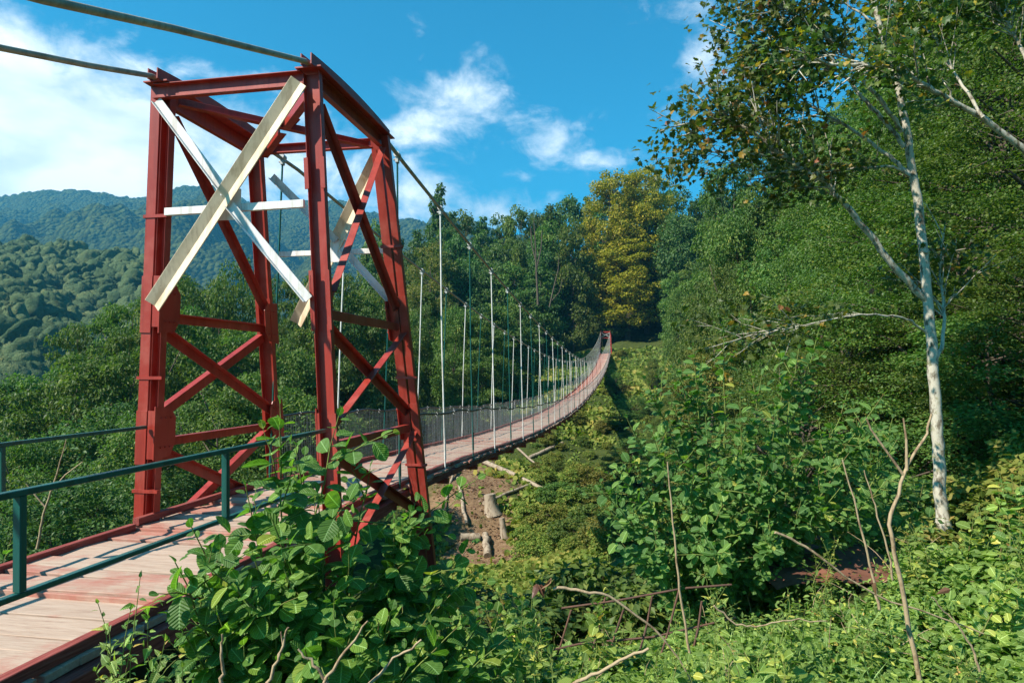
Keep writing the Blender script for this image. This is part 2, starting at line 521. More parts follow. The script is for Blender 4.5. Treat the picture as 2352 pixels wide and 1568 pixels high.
CTRL = [(4.4, -7.4, -.05), (2.4, -6, -.35), (8, -7, .1), (6, -4, -.05), (9, -3, .1), (7, -1.5, .0), (6.2, -2.0, .0), (5.2, -3.4, -.12), (3.2, -3.2, -.45), (4.5, -1.5, -.9), (8, -.5, -.35), (12, 2, 0.3), (5.5, 1.0, -1.8),
        (1.5, 1.5, -1.9), (-.9, 1.5, -2.2), (1.3, -.9, -1.0), (-1.2, -.9, -1.4), (1.2, -4, -.5), (-1.2, -4, -.8), (0, -9, -.3), (0, -16, -.1), (12, -16, .3), (-2.5, -3, -1.8), (-6, 0, -5), (-6, -10, -3),
        (0, 8, -4.5), (-2, 16, -7.5), (4, 14, -6), (9, 10, -2.4), (12, 18, -2.0), (16, 28, 0.5), (20, 10, 3), (30, 30, 8), (24, 50, 7), (40, 60, 14), (14, 45, -1.5), (9, 34, -6.0), (30, -10, 5), (60, 20, 22), (60, 80, 26), (60, -40, 10),
        P3(1100, 1280, 36), P3(1020, 1290, 34), P3(1100, 1050, 52), P3(1000, 1100, 46), P3(1250, 950, 75), P3(1300, 1100, 58), P3(1350, 900, 100), P3(1400, 850, 122), P3(1480, 985, 88), P3(1450, 1100, 62), P3(1500, 800, 134), P3(1600, 830, 110), P3(1440, 775, 143), P3(1330, 800, 150),
        (-1.6, 124, 5.2), (-1.6, 128, 6.4), (-6, 126, 5.5), (6, 140, 9), (-20, 150, 11), (0, 170, 22), (20, 165, 24), (-30, 180, 24), (40, 150, 30), (40, 110, 18), (70, 160, 45), (0, 230, 40), (-60, 230, 25), (80, 260, 60), (20, 95, 3), (30, 80, 7),
        (-14, 20, -11), (-30, 30, -17), (-20, 50, -12), (-40, 60, -19), (-25, 80, -8), (-30, 110, 0), (-60, 110, -16), (-60, 150, -2), (-70, 40, -26), (-50, 0, -22), (-30, -20, -14), (-110, 100, -34), (-110, 20, -36), (-110, 200, -20),
        (-150, -60, -30), (0, -60, 4), (60, -90, 14), (-200, 180, -20), (-160, 300, 10), (-330, 260, 10), (-60, 350, 20), (120, 350, 60), (-400, 0, -20), (-1200, 1000, 20), (1200, 1000, 60), (-1500, -1200, 0), (1500, -1200, 40), (0, 1500, 40), (0, -1500, 10), (2600, 2600, 30), (-2600, 2600, 20), (2600, -2600, 20), (-2600, -2600, 20)]
CT = np.array(CTRL, float)
_d = np.sqrt(((CT[:, None, :2] - CT[None, :, :2]) ** 2).sum(-1) + .25)
_n = len(CT)
_A = np.zeros((_n + 3, _n + 3)); _A[:_n, :_n] = -_d - np.eye(_n) * .25; _A[:_n, _n] = 1; _A[:_n, n1 if False else _n + 1] = CT[:, 0] / 100; _A[:_n, _n + 2] = CT[:, 1] / 100
_A[_n:, :_n] = _A[:_n, _n:].T
_w = np.linalg.solve(_A, np.concatenate([CT[:, 2], np.zeros(3)]))


def ground(X, Y, rough=True):
    X = np.asarray(X, float); Y = np.asarray(Y, float)
    sh = X.shape
    x, y = X.ravel(), Y.ravel()
    z = np.empty(len(x))
    for a in range(0, len(x), 20000):
        s = slice(a, a + 20000)
        d = np.sqrt((x[s, None] - CT[None, :, 0]) ** 2 + (y[s, None] - CT[None, :, 1]) ** 2 + .25)
        z[s] = -d @ _w[:_n] + _w[_n] + _w[_n + 1] * x[s] / 100 + _w[_n + 2] * y[s] / 100
    if rough:
        r = np.hypot(x - CAM_P[0], y - CAM_P[1])
        z += vnoise(x / 7, y / 7, 3, 4) * np.clip((r - 6) / 30, 0.05, 1) * 1.1
    return z.reshape(sh)


def gz(x, y):
    return float(ground(np.array([x]), np.array([y]))[0])


def build_terrain():
    rad = np.concatenate([[0.05], np.geomspace(.8, 2600, 250)])
    rel = np.concatenate([np.linspace(-48, 48, 260), np.linspace(51, 309, 70)])
    th = np.radians(90 + 10.7 - rel)
    X = CAM_P[0] + rad[:, None] * np.cos(th)[None]; Y = CAM_P[1] + rad[:, None] * np.sin(th)[None]
    Z = ground(X, Y)
    n, k = X.shape
    v = np.stack([X, Y, Z], -1).reshape(-1, 3)
    i = np.arange(n - 1)[:, None] * k; j = np.arange(k)[None]
    f = np.stack([i + j, i + k + j, i + k + (j + 1) % k, i + (j + 1) % k], -1).reshape(-1, 4)
    m, t, b = new_mat('ground_cover')
    f1 = noise(t, .35, 10, .7)
    green = ramp(t, noise(t, 1.6, 8, .7), [(.3, (.022, .034, .010)), (.55, (.06, .08, .018)), (.75, (.11, .11, .03))])
    soil = ramp(t, noise(t, 2.5, 10, .75), [(.3, (.09, .052, .028)), (.5, (.21, .13, .07)), (.72, (.32, .215, .125))])
    # bare landslip soil patch below the bridge, at its own place in the ravine
    tc = N(t, 'ShaderNodeTexCoord')
    acc = None
    for (px, py, tt, sx, sy) in ((1105, 1235, 38, 3.2, 5.0), (1085, 1150, 43, 3.8, 5.5), (1050, 1080, 48, 3.6, 5.0), (1120, 1110, 47, 1.6, 3.0)):
        c = at(px, py, tt)
        sub = N(t, 'ShaderNodeVectorMath', operation='SUBTRACT'); t.links.new(tc.outputs['Object'], sub.inputs[0]); sub.inputs[1].default_value = tuple(c)
        mul = N(t, 'ShaderNodeVectorMath', operation='MULTIPLY'); t.links.new(sub.outputs[0], mul.inputs[0]); mul.inputs[1].default_value = (1 / sx, 1 / sy, .02)
        ln = N(t, 'ShaderNodeVectorMath', operation='LENGTH'); t.links.new(mul.outputs[0], ln.inputs[0])
        g = math_n(t, 'SUBTRACT', 1.25, ln.outputs['Value'])
        acc = g if acc is None else math_n(t, 'MAXIMUM', acc, g)
    patch = math_n(t, 'ADD', acc, math_n(t, 'MULTIPLY', math_n(t, 'SUBTRACT', f1, .5), 2.2))
    patch = ramp(t, math_n(t, 'ADD', patch, math_n(t, 'MULTIPLY', math_n(t, 'SUBTRACT', noise(t, 3, 6, .7), .5), .9)), [(.25, (0,) * 3), (.6, (1,) * 3)])
    mx = N(t, 'ShaderNodeMix', data_type='RGBA'); t.links.new(patch, mx.inputs[0]); t.links.new(green, mx.inputs[6]); t.links.new(soil, mx.inputs[7])
    t.links.new(mx.outputs[2], b.inputs['Base Color'])
    b.inputs['Roughness'].default_value = .95; b.inputs['Specular IOR Level'].default_value = .1
    bump(t, b, noise(t, 4, 10, .75), .7, .15)
    o = obj('ground', Acc().add(v, f, smooth=True), m)
    tag(o, 'sloping overgrown ravine ground with a bare brown soil patch', 'ground', kind='structure')


build_terrain()


# ------------------------------------------------------------------ mountains
def build_mountain(name, label, sky, t0, t1, base_z, seed, crown, lo, hi, x0=-500, x1=2900):
    """a ridge as terrain: sky = [(px, py)] its skyline at range t1; it falls to base_z at t0"""
    nx, ny = 420, 110
    px = np.linspace(x0, x1, nx)
    sk = np.interp(px, [s[0] for s in sky], [s[1] for s in sky])
    s = np.linspace(0, 1, ny)
    s = np.concatenate([s, [1.05, 1.12, 1.2, 1.35]])
    V = np.zeros((len(s), nx, 3))
    for k, q in enumerate(s):
        t = t0 + (t1 - t0) * q
        base = np.array([at(p, 848, t) for p in px])
        top = np.array([at(p, y, t1)[2] for p, y in zip(px, sk)])
        prof = q ** .8 if q <= 1 else max(0, 1 - (q - 1) * 2.2)
        # spurs and gullies run down the face
        sp = vnoise(base[:, 0] / (t1 * .13) + q * .9, base[:, 1] / (t1 * .13), seed, 4)
        z = base_z + (top - base_z) * prof + sp * (top - base_z) * .42 * math.sin(math.pi * min(q, 1)) ** .8
        V[k] = base; V[k, :, 2] = z
    X, Y = V[..., 0], V[..., 1]
    V[..., 2] += vnoise(X / crown, Y / crown, seed + 5, 2, .6) * crown * .9
    n, k = X.shape
    i = np.arange(n - 1)[:, None] * k; j = np.arange(k - 1)[None]
    f = np.stack([i + j, i + j + 1, i + k + j + 1, i + k + j], -1).reshape(-1, 4)
    m, t, b = new_mat(name + '_forest')
    vo = N(t, 'ShaderNodeTexVoronoi'); vo.inputs['Scale'].default_value = 1 / (crown * .55)
    tc = N(t, 'ShaderNodeTexCoord'); t.links.new(tc.outputs['Object'], vo.inputs['Vector'])
    c = ramp(t, noise(t, .02, 8, .7), [(.35, lo), (.65, hi)])
    hs = N(t, 'ShaderNodeHueSaturation'); t.links.new(c, hs.inputs['Color'])
    sp_ = N(t, 'ShaderNodeSeparateColor'); t.links.new(vo.outputs['Color'], sp_.inputs[0])
    t.links.new(math_n(t, 'ADD', math_n(t, 'MULTIPLY', sp_.outputs[0], .7), .65), hs.inputs['Value'])
    t.links.new(hs.outputs[0], b.inputs['Base Color'])
    b.inputs['Roughness'].default_value = 1; b.inputs['Specular IOR Level'].default_value = 0
    bump(t, b, math_n(t, 'SUBTRACT', 1.0, vo.outputs['Distance']), 1.0, crown * .6)
    o = obj(name, Acc().add(V.reshape(-1, 3), f, smooth=True), m)
    return tag(o, label, 'mountain', kind='structure')


build_mountain('mountain', 'long forested mountain ridge fading blue in the haze behind the tower',
               [(-500, 470), (-100, 452), (0, 446), (80, 432), (150, 430), (220, 438), (300, 452), (350, 440), (420, 428), (480, 436), (560, 462), (640, 470), (720, 452), (800, 470), (880, 500), (960, 520), (1060, 545), (1300, 600), (1800, 640), (2900, 640)],
               900, 2000, 0, 11, 16, (.025, .042, .015), (.060, .075, .022))


# ------------------------------------------------------------------ steel profiles
def prof_L(w, h, t):
    return [(0, 0), (w, 0), (w, t), (t, t), (t, h), (0, h)]


def prof_C(w, d, t):           # web along x, flanges towards +y
    return [(-w / 2, 0), (w / 2, 0), (w / 2, d), (w / 2 - t, d), (w / 2 - t, t), (-w / 2 + t, t), (-w / 2 + t, d), (-w / 2, d)]


def prof_I(w, d, t):           # depth d along y, flange width w along x
    return [(-w / 2, -d / 2), (w / 2, -d / 2), (w / 2, -d / 2 + t), (t / 2, -d / 2 + t), (t / 2, d / 2 - t), (w / 2, d / 2 - t), (w / 2, d / 2), (-w / 2, d / 2), (-w / 2, d / 2 - t), (-t / 2, d / 2 - t), (-t / 2, -d / 2 + t), (-w / 2, -d / 2 + t)]


def prof_R(w, h):
    return [(-w / 2, -h / 2), (w / 2, -h / 2), (w / 2, h / 2), (-w / 2, h / 2)]


HT = 4.955


def legp(sx, sy, z):
    t = (HT - z) / HT
    return np.array([sx * .93 * (1 - t) + (.063 + sx * 1.141) * t, sy * .939 * (1 - t) + (.546 + sy * 1.375) * t, z])


# ------------------------------------------------------------------ near tower
def near_tower():
    T = thing('bridge_tower', 'tall red steel lattice tower with white cross braces at the near bridge end', 'bridge tower')
    zb = -2.6
    X1 = np.array([1., 0, 0]); Y1 = np.array([0, 1., 0]); Z1 = np.array([0, 0, 1.])
    for sx, sy in ((-1, -1), (1, -1), (1, 1), (-1, 1)):
        a = Acc()
        top, bot = legp(sx, sy, HT - .02), legp(sx, sy, zb)
        if sx * sy > 0:      # two separate columns
            a.sweep(bot + X1 * -.062, top + X1 * -.062, prof_R(.128, .10), X1)
            a.sweep(bot + X1 * .078, top + X1 * .078, [(p, q + .05) for p, q in [(-u, -v) for u, v in prof_C(.112, .10, .010)]] if sx < 0 else prof_R(.10, .09), X1)
        else:                # one broad channel open to the near side
            a.sweep(bot, top, [(-p, -q) for p, q in prof_C(.195, .075, .012)] if sy < 0 else [(-p, -q) for p, q in prof_C(.215, .09, .012)], X1)
        leg = obj('leg', a, M['red'], T, bev=.004)
        # gusset plates, splices, battens on this leg
        for zc, hh, ww in ((2.42, .30, .30), (1.00, .30, .30)):
            g = Acc()
            c = legp(sx, sy, zc)
            side = np.array([-sx, 0, 0.])
            inw = np.array([0, -sy, 0.])
            pv = legp(sx, sy, zc + 1) - legp(sx, sy, zc)
            # plate in the side face, reaching towards the tower's middle; chamfered outline
            w = .24 if sx < 0 else .17
            poly = [(-.10, -hh), (.16, -hh * .9), (w, -hh * .45), (w, hh * .55), (.16, hh * .9), (-.10, hh)]
            off = X1 * -sx * (.112 if sx * sy < 0 else .142)
            pts = [c + off + inw * p + pv * q for p, q in poly]
            th = X1 * .012 * sx
            n = len(pts)
            v = np.array(pts + [p + th for p in pts])
            g.add(v, [[i, (i + 1) % n, n + (i + 1) % n, n + i] for i in range(n)])
            g.add(v[:n], [list(range(n))]); g.add(v[n:], [list(range(n))[::-1]])
            for q in range(6):
                bp = c + off + inw * (.0 + .075 * (q % 3)) + pv * (.55 * hh * (1 if q < 3 else -1))
                g.tube([bp - th * .2, bp + th * 2.0], .011, 6)
                g.tube([bp - th * 1.2, bp + th * .2], .011, 6)
            obj('gusset_plate', g, M['red'], leg, bev=.003)
        for zc, hh in ((3.82, .17), (2.45, .32), (.95, .30)):
            g = Acc()
            if (sy < 0 and sx > 0) or zc < 3:
                d0 = -.012 if sy > 0 else -.095
                if sx * sy > 0:
                    g.sweep(legp(sx, sy, zc - hh) + X1 * -.063 + Y1 * -.057, legp(sx, sy, zc + hh) + X1 * -.063 + Y1 * -.057, prof_R(.138, .012), X1)
                    g.sweep(legp(sx, sy, zc - hh * .8) + X1 * .079 + Y1 * -.057, legp(sx, sy, zc + hh) + X1 * .079 + Y1 * -.057, prof_R(.118, .012), X1)
                else:
                    for q in (-1, 1):
                        g.sweep(legp(sx, sy, zc - hh) + X1 * q * .094 + Y1 * -.090, legp(sx, sy, zc + hh) + X1 * q * .094 + Y1 * -.090, prof_R(.052, .014), X1)
                obj('splice_plate', g, M['red'], leg, bev=.003)
        if sx * sy > 0:
            for zc in (3.45, 1.62, .35):
                g = Acc(); c = legp(sx, sy, zc)
                g.box(c + X1 * .01 + Y1 * -.03, X1 * .16, Y1 * .03, Z1 * .018)
                obj('batten', g, M['red'], leg)
    # top frame
    def beam(name, p0, p1, prof, hint, mat='red', label=None, parent=T, bev=.003):
        a = Acc().sweep(p0, p1, prof, hint)
        o = obj(name, a, M[mat], parent, bev=bev)
        if label:
            o['label'] = label
        return o
    zt = HT - .10
    beam('top_beam', (-.97, -.985, zt), (.83, -.985, zt), prof_C(.17, .075, .012), Z1)
    beam('top_beam', (-.83, .98, zt), (.83, .98, zt - .01), prof_C(.13, .07, .010), Z1)
    for sx in (-1, 1):
        beam('top_beam', (sx * .93, -.86, zt), (sx * .93, .88, zt), [(p * sx, q * sx) for p, q in prof_C(.18, .075, .012)], Z1)
        beam('top_plate', (sx * .93, -1.08, HT + .004), (sx * .93, 1.12, HT + .004), prof_R(.30, .016), X1)
    # crossed bracing in the top plane
    ztb = HT - .22
    beam('top_brace', (-.80, -.86, ztb), (.80, .86, ztb), prof_L(.11, .09, .010), Z1)
    c1 = np.array([.80, -.86, ztb - .012]); c2 = np.array([-.80, .86, ztb - .012])
    beam('top_brace', c1, c1 + (c2 - c1) * .46, prof_L(.11, .09, .010), Z1)
    beam('top_brace', c1 + (c2 - c1) * .54, c2, prof_L(.11, .09, .010), Z1)
    obj('top_brace_plate', Acc().box((0, 0, ztb + .115), (.13, .13, 0), (-.13, .13, 0), (0, 0, .006)), M['red'], T)
    # cable saddles: two arched cheek plates with the cable lying between them
    for sx in (-1, 1):
        ys = np.linspace(-1.12, 1.15, 17)
        for off in (-.058, .058):
            a = Acc()
            zt_ = HT + .02 + .165 - .05 * (ys / 1.1) ** 2 - .05 * (ys < -2)
            zb_ = np.full(17, HT + .014)
            x = sx * .93 + off
            for i in range(16):
                v = [(x - .006, ys[i], zb_[i]), (x + .006, ys[i], zb_[i]), (x + .006, ys[i + 1], zb_[i + 1]), (x - .006, ys[i + 1], zb_[i + 1]),
                     (x - .006, ys[i], zt_[i]), (x + .006, ys[i], zt_[i]), (x + .006, ys[i + 1], zt_[i + 1]), (x - .006, ys[i + 1], zt_[i + 1])]
                fs = [[0, 3, 2, 1], [4, 5, 6, 7], [0, 4, 7, 3], [1, 2, 6, 5]]
                if i == 0: fs.append([0, 1, 5, 4])
                if i == 15: fs.append([2, 3, 7, 6])
                a.add(v, fs)
            obj('saddle_plate', a, M['red'], T)
    # white cross bracing, near face
    wl = 'white painted brace, streaked and worn'
    yn = -1.13
    a = np.array([.86, yn, 4.78]); b = np.array([-.885, yn + .06, 2.42])
    d = unit(b - a); nrm = np.cross(d, Y1)
    PV = [(-.112, 0), (0, -.048), (.112, 0), (.107, .011), (0, -.035), (-.107, .011)]
    beam('white_brace', a, b, PV, nrm, 'stained_shaded', 'broad white angle brace with brown streaks')
    ya = -1.03
    beam('white_brace', (-.965, ya, 4.72), (-.06, ya, 3.60), prof_L(.10, .06, .010), np.cross(unit([.9, 0, -1.12]), Y1), 'white')
    beam('white_brace', (.00, ya - .03, 3.47), (.93, ya, 2.42), prof_L(.10, .06, .010), np.cross(unit([.93, 0, -1.05]), Y1), 'white')
    beam('white_crossbar', (-.83, ya + .055, 3.485), (-.12, ya + .055, 3.49), prof_R(.085, .04), Z1, 'white')
    beam('white_crossbar', (.12, ya + .055, 3.49), (.86, ya + .055, 3.50), prof_R(.085, .04), Z1, 'white')
    obj('brace_plate', Acc().box((.0, ya + .02, 3.52), (.13, 0, 0), (0, .006, 0), (0, 0, .17)), M['white'], T, bev=.003)
    # white cross bracing, far face (leans away from the near face)
    def fy(z): return .939 + (HT - z) * (.982 / HT)
    def F(x, z, o=0.0): return np.array([x, fy(z) + .06 + o, z])
    a, b = F(.845, 4.70, .03), F(-.60, 2.42, .03)
    nrm = np.cross(unit(b - a), Y1)
    beam('white_brace', a, b, PV, nrm, 'stained_shaded', 'broad white angle brace with brown streaks')
    beam('white_brace', F(-.80, 4.48), F(.12, 3.55), prof_L(.10, .06, .010), np.cross(unit([.9, 0, -1.]), Y1), 'white')
    beam('white_brace', F(.20, 3.45), F(1.10, 2.44), prof_L(.10, .06, .010), np.cross(unit([.9, 0, -1.]), Y1), 'white')
    beam('white_crossbar', F(-.78, 3.43, .05), F(.10, 3.43, .05), prof_R(.075, .04), Z1, 'white')
    beam('white_crossbar', F(.24, 3.43, .05), F(1.0, 3.43, .05), prof_R(.075, .04), Z1, 'white')
    obj('brace_plate', Acc().box(F(.16, 3.44, .02), (.12, 0, 0), (0, .006, 0), (0, 0, .16)), M['white'], T, bev=.003)
    # red side bracing
    def S(sx, y, z, o=0.0):
        x = legp(sx, 0, z)[0]
        return np.array([x + sx * o, y, z])
    def ln(sx, sy, z, dy): return legp(sx, sy, z)[1] - sy * dy
    for sx in (-1, 1):
        up = [((-1, 4.62), (1, 2.58)), ((1, 4.70), (-1, 2.52))]
        lo = [((-1, 2.14), (1, 1.12)), ((1, 2.20), (-1, 1.14))]
        bt = [((-1, .78), (1, -.35)), ((1, .80), (-1, -.35))]
        for k, ((s0, z0), (s1, z1)) in enumerate(up + lo + bt):
            p0, p1 = S(sx, ln(sx, s0, z0, .10), z0, .02 if k % 2 else -.03), S(sx, ln(sx, s1, z1, .10), z1, .02 if k % 2 else -.03)
            hint = np.cross(unit(p1 - p0), X1)
            if k % 2:      # flange on the upper edge, outward
                pf = [(.12 - p, -sx * q) for p, q in prof_L(.12, .095, .009)]
            else:
                pf = prof_L(.12, -.075, .009)
            beam('diagonal_brace', p0 - hint * .06, p1 - hint * .06, pf, hint)
        for z in (2.37, .93):
            beam('side_crossbar', S(sx, ln(sx, -1, z, .08), z), S(sx, ln(sx, 1, z, .08), z + .02), prof_L(.11, .08 * sx, .009), -Z1)
    return T


near_tower()


# ------------------------------------------------------------------ far tower
def xc(Y): return -1.383 * Y / 100 + .131 * (Y / 100) ** 2
def zcab(Y): return 5.142 - 1.022 * Y / 10 + .117 * (Y / 10) ** 2


DK = np.array([(1.3, .02), (3, .0), (5, -.05), (9, -.2), (13, -.38), (18, -.5), (30, -.58), (38, -.5), (48, -.2), (58, .2), (70, .85), (86, 1.85), (104, 3.5), (118, 5.5), (125, 6.35), (131, 6.9)])


def zdeck(Y):
    Y = np.asarray(Y, float)
    return sum(np.interp(Y + o, DK[:, 0], DK[:, 1]) for o in (-3, -1.5, 0, 1.5, 3)) / 5 * np.clip((Y - 1.3) / 4, 0, 1) + np.interp(Y, DK[:, 0], DK[:, 1]) * (1 - np.clip((Y - 1.3) / 4, 0, 1))


YT = 124.7


def far_tower():
    o = np.array([xc(YT), YT, float(zdeck(YT))])
    T = thing('bridge_tower', 'small distant red tower with a white cross at the far bridge end', 'bridge tower', tuple(o))
    X1 = np.array([1., 0, 0]); Z1 = np.array([0, 0, 1.])
    h = float(zcab(YT)) - o[2] - .05
    lp = lambda sx, sy, z: np.array([sx * (.89 + (h - z) / h * .28), sy * (.55 + (h - z) / h * .35), z])
    for sx in (-1, 1):
        for sy in (-1, 1):
            obj('leg', Acc().sweep(lp(sx, sy, -2.2), lp(sx, sy, h), prof_C(.22, .10, .012), X1), M['red'], T)
        obj('top_beam', Acc().sweep((sx * .89, -.65, h + .06), (sx * .89, .65, h + .06), prof_R(.16, .14), X1), M['red'], T)
        for z0, z1 in ((h - .2, h * .5), (h * .5, .1)):
            obj('diagonal_brace', Acc().sweep(lp(sx, -1, z0), lp(sx, 1, z1), prof_R(.08, .03), X1), M['red'], T)
    for sy in (-1, 1):
        y = sy * .62
        obj('top_beam', Acc().sweep((-.86, y, h - .06), (.86, y, h - .06), prof_R(.16, .08), Z1), M['red'], T)
        obj('white_brace', Acc().sweep((-.82, y - .04, h - .25), (.86, y - .04, h - 1.05), prof_R(.15, .03), np.array([0, 1., 0])), M['white'], T)
        obj('white_brace', Acc().sweep((.82, y - .08, h - .25), (-.86, y - .08, h - 1.05), prof_R(.15, .03), np.array([0, 1., 0])), M['white'], T)
        obj('side_crossbar', Acc().sweep((-.9, y, h - 1.25), (.9, y, h - 1.25), prof_R(.13, .06), Z1), M['red'], T)


far_tower()

# ------------------------------------------------------------------ main cables, hangers
CW = .891
for sx, nm in ((-1, 'left'), (1, 'right')):
    ys = np.linspace(1.2, YT, 140)
    P = [(sx * .93, y, z) for y, z in ((-15.5, .2 if sx > 0 else .75), (-9, 2.3), (-4.23, 3.87), (-3.13, 4.28))] if sx > 0 else [(sx * .93, y, z) for y, z in ((-15.5, .55), (-9, 2.56), (-2.89, 4.428), (-2.0, 4.70))]
    P += [(sx * .93, -1.13, HT + .035), (sx * .93, -.6, HT + .085), (sx * .93, 0, HT + .10), (sx * .93, .6, HT + .08), (sx * .93, 1.05, HT + .03)]
    P += [(xc(y) + sx * CW, y, zcab(y)) for y in ys[1:]]
    P += [(xc(YT) + sx * CW, YT + .6, zcab(YT) + .02), (xc(YT) + sx * .9, YT + 9, zcab(YT) - 3.6)]
    P = np.array(P)
    t = thing('main_cable', 'thick main suspension cable running over the %s side of both towers' % ('valley' if sx < 0 else 'grassy bank'), 'cable')
    obj('cable', Acc().tube(P, .029, 10), M['cable'], t)

SP = 2.322
cnt = {}
for sx in (-1, 1):
    for n in range(53):
        Y = (1.79 if sx > 0 else 8.58 - 3 * SP) + SP * n
        if Y > YT - 1.5:
            continue
        white = (n % 2 == 1) if sx > 0 else (n % 2 == 1)
        if n >= 22 and n % 4 != 0:
            white = True
        if n > 34: white = True
        zt, zd = float(zcab(Y)), float(zdeck(Y))
        top = np.array([xc(Y) + sx * CW, Y, zt]); bot = np.array([xc(Y) + sx * 1.0, Y + rng.normal(0, .05), zd - .08])
        kind = 'white' if white else 'green'
        cnt[(sx, white)] = cnt.get((sx, white), 0) + 1
        t = thing('hanger_rod', '%s hanger rod under the %s cable, %s %s one from the near tower' % (kind, 'valley side' if sx < 0 else 'grassy side', ordinal(cnt[(sx, white)]), kind), 'hanger rod', tuple(bot), 'hanger rods of the footbridge')
        mid = (top + bot) / 2 + np.array([rng.normal(0, .012), rng.normal(0, .02), 0])
        obj('rod', Acc().tube([bot, mid, top + (0, 0, -.05)], .0145 if n < 24 else .0115, 6), M['rod_white'] if white else M['green'], t, bot)
        if n < 30:
            dv = unit(np.array([xc(Y + .1) - xc(Y), .1, zcab(Y + .1) - zcab(Y)]))
            a = Acc().tube([top - dv * .05, top + dv * .05], .047, 8)
            a.box(top + (0, 0, -.075), (.022, 0, 0), dv * .035, (0, 0, .045))
            a.tube([top + (-.06, 0, -.07), top + (.06, 0, -.07)], .014, 6)
            obj('clamp', a, M['clamp'], t, bot)
            # lower fixing sleeve and wire ties
            b2 = unit(top - bot)
            a = Acc().tube([bot + b2 * .25, bot + b2 * .62], .021, 6)
            obj('turnbuckle', a, M['rod_white'] if white else M['green'], t, bot)

# ------------------------------------------------------------------ suspended walkway
def susp_deck():
    T = thing('footbridge_deck', 'long sagging plank walkway of the suspension bridge between the towers', 'bridge deck', (0, 1.3, 0))
    org = (0, 1.3, 0)
    a = Acc(); e = Acc(); y = 1.32
    while y < 127.5:
        w = rng.uniform(.19, .25) * (1 if y < 60 else 1.6)
        z0, z1 = float(zdeck(y)), float(zdeck(y + w))
        jit = rng.normal(0, .006)
        c = np.array([xc(y), y + w / 2, (z0 + z1) / 2 - .025 + jit])
        el, er = rng.uniform(.96, 1.06), rng.uniform(.96, 1.08)
        ax = np.array([(el + er) / 2, rng.normal(0, .006), rng.normal(0, .006)])
        a.box(c + ((er - el) / 2, 0, 0), ax, (0, (w - .012) / 2, (z1 - z0) / 2), (0, 0, .024), rng.random())
        y += w
    obj('planking', a, M['deck'], T, org)
    for sx in (-1, 1):
        ys = np.arange(1.35, 127, .8)
        cu = Acc(); be = Acc()
        for i in range(len(ys) - 1):
            o = sx * (.93 + rng.normal(0, .008))
            p0 = np.array([xc(ys[i]) + o, ys[i] + .004, float(zdeck(ys[i])) + .04 + rng.normal(0, .003)])
            p1 = np.array([xc(ys[i + 1]) + o, ys[i + 1] - .004, float(zdeck(ys[i + 1])) + .04 + rng.normal(0, .003)])
            cu.sweep(p0, p1, prof_R(.06, .075), (1, 0, 0))
            q = np.array([sx * .05, 0, -.155])
            be.sweep(p0 + q, p1 + q, prof_R(.08, .10), (1, 0, 0))
        obj('curb', cu, M['curb'], T, org)
        obj('stringer', be, M['curb'], T, org)
    # red cross beams showing through every few planks
    for n in range(53):
        Y = 1.79 + SP * n
        z = float(zdeck(Y)) - .13
        obj('cross_beam', Acc().box((xc(Y), Y, z - .07), (1.08, 0, 0), (0, .05, 0), (0, 0, .05)), M['red'], T, org)


susp_deck()


# handrail hose with wire netting down to the deck on each side
def handrail(sx):
    T = thing('rope_handrail', 'black hose handrail with wire netting along the %s edge of the footbridge' % ('valley' if sx < 0 else 'grassy bank'), 'handrail', (0, 1.3, 0))
    org = (0, 1.3, 0)
    ys = np.arange(1.6, 123.5, .29)
    wob = np.cumsum(rng.normal(0, .006, len(ys))); wob -= np.convolve(wob, np.ones(25) / 25, 'same')
    hz = 1.02 + wob + .02 * np.sin(ys * 2.7)
    x = xc(ys) + sx * .985
    P = np.stack([x, ys, zdeck(ys) + hz], -1)
    obj('hose', Acc().tube(P, .020, 6), M['hose'], T, org)
    a = Acc()
    yy = np.concatenate([np.arange(1.65, 34, .052), np.arange(34, 123, .11)])
    zb = zdeck(yy) + .03
    ztp = np.interp(yy, ys, P[:, 2])
    r = .0014
    n = len(yy)
    xx = xc(yy) + sx * .985
    lean = rng.normal(0, .006, n)
    r_ = np.where(yy < 34, .0010, .0013)
    v = np.zeros((n, 8, 3))
    for k, (dx, dy) in enumerate(((-1, -1), (1, -1), (1, 1), (-1, 1))):
        for q, zz in ((0, zb), (4, ztp)):
            v[:, k + q, 0] = xx + dx * r_ + (lean if q else 0) * .5; v[:, k + q, 1] = yy + dy * r_ + (lean if q else 0); v[:, k + q, 2] = zz
    f = np.array([[0, 1, 5, 4], [1, 2, 6, 5], [2, 3, 7, 6], [3, 0, 4, 7]])
    a.add(v.reshape(-1, 3), (f[None] + np.arange(n)[:, None, None] * 8).reshape(-1, 4))
    for h in np.arange(.14, 1.0, .105):
        y2 = np.arange(1.65, 123, .6)
        a.tube(np.stack([xc(y2) + sx * .985, y2, zdeck(y2) + h + rng.normal(0, .004, len(y2))], -1), .0011, 4, cap=False)
    obj('wire_netting', a, M['wire'], T, org)
    # wire ties
    a = Acc()
    for i in range(3, 140, 4):
        p = P[i]
        a.tube([p + (0, -.01, -.03), p + (.028, 0, 0), p + (0, .01, .03), p + (-.028, 0, 0), p + (.01, .0, -.05)], .004, 4)
    obj('wire_ties', a, M['rod_white'], T, org)


handrail(-1); handrail(1)

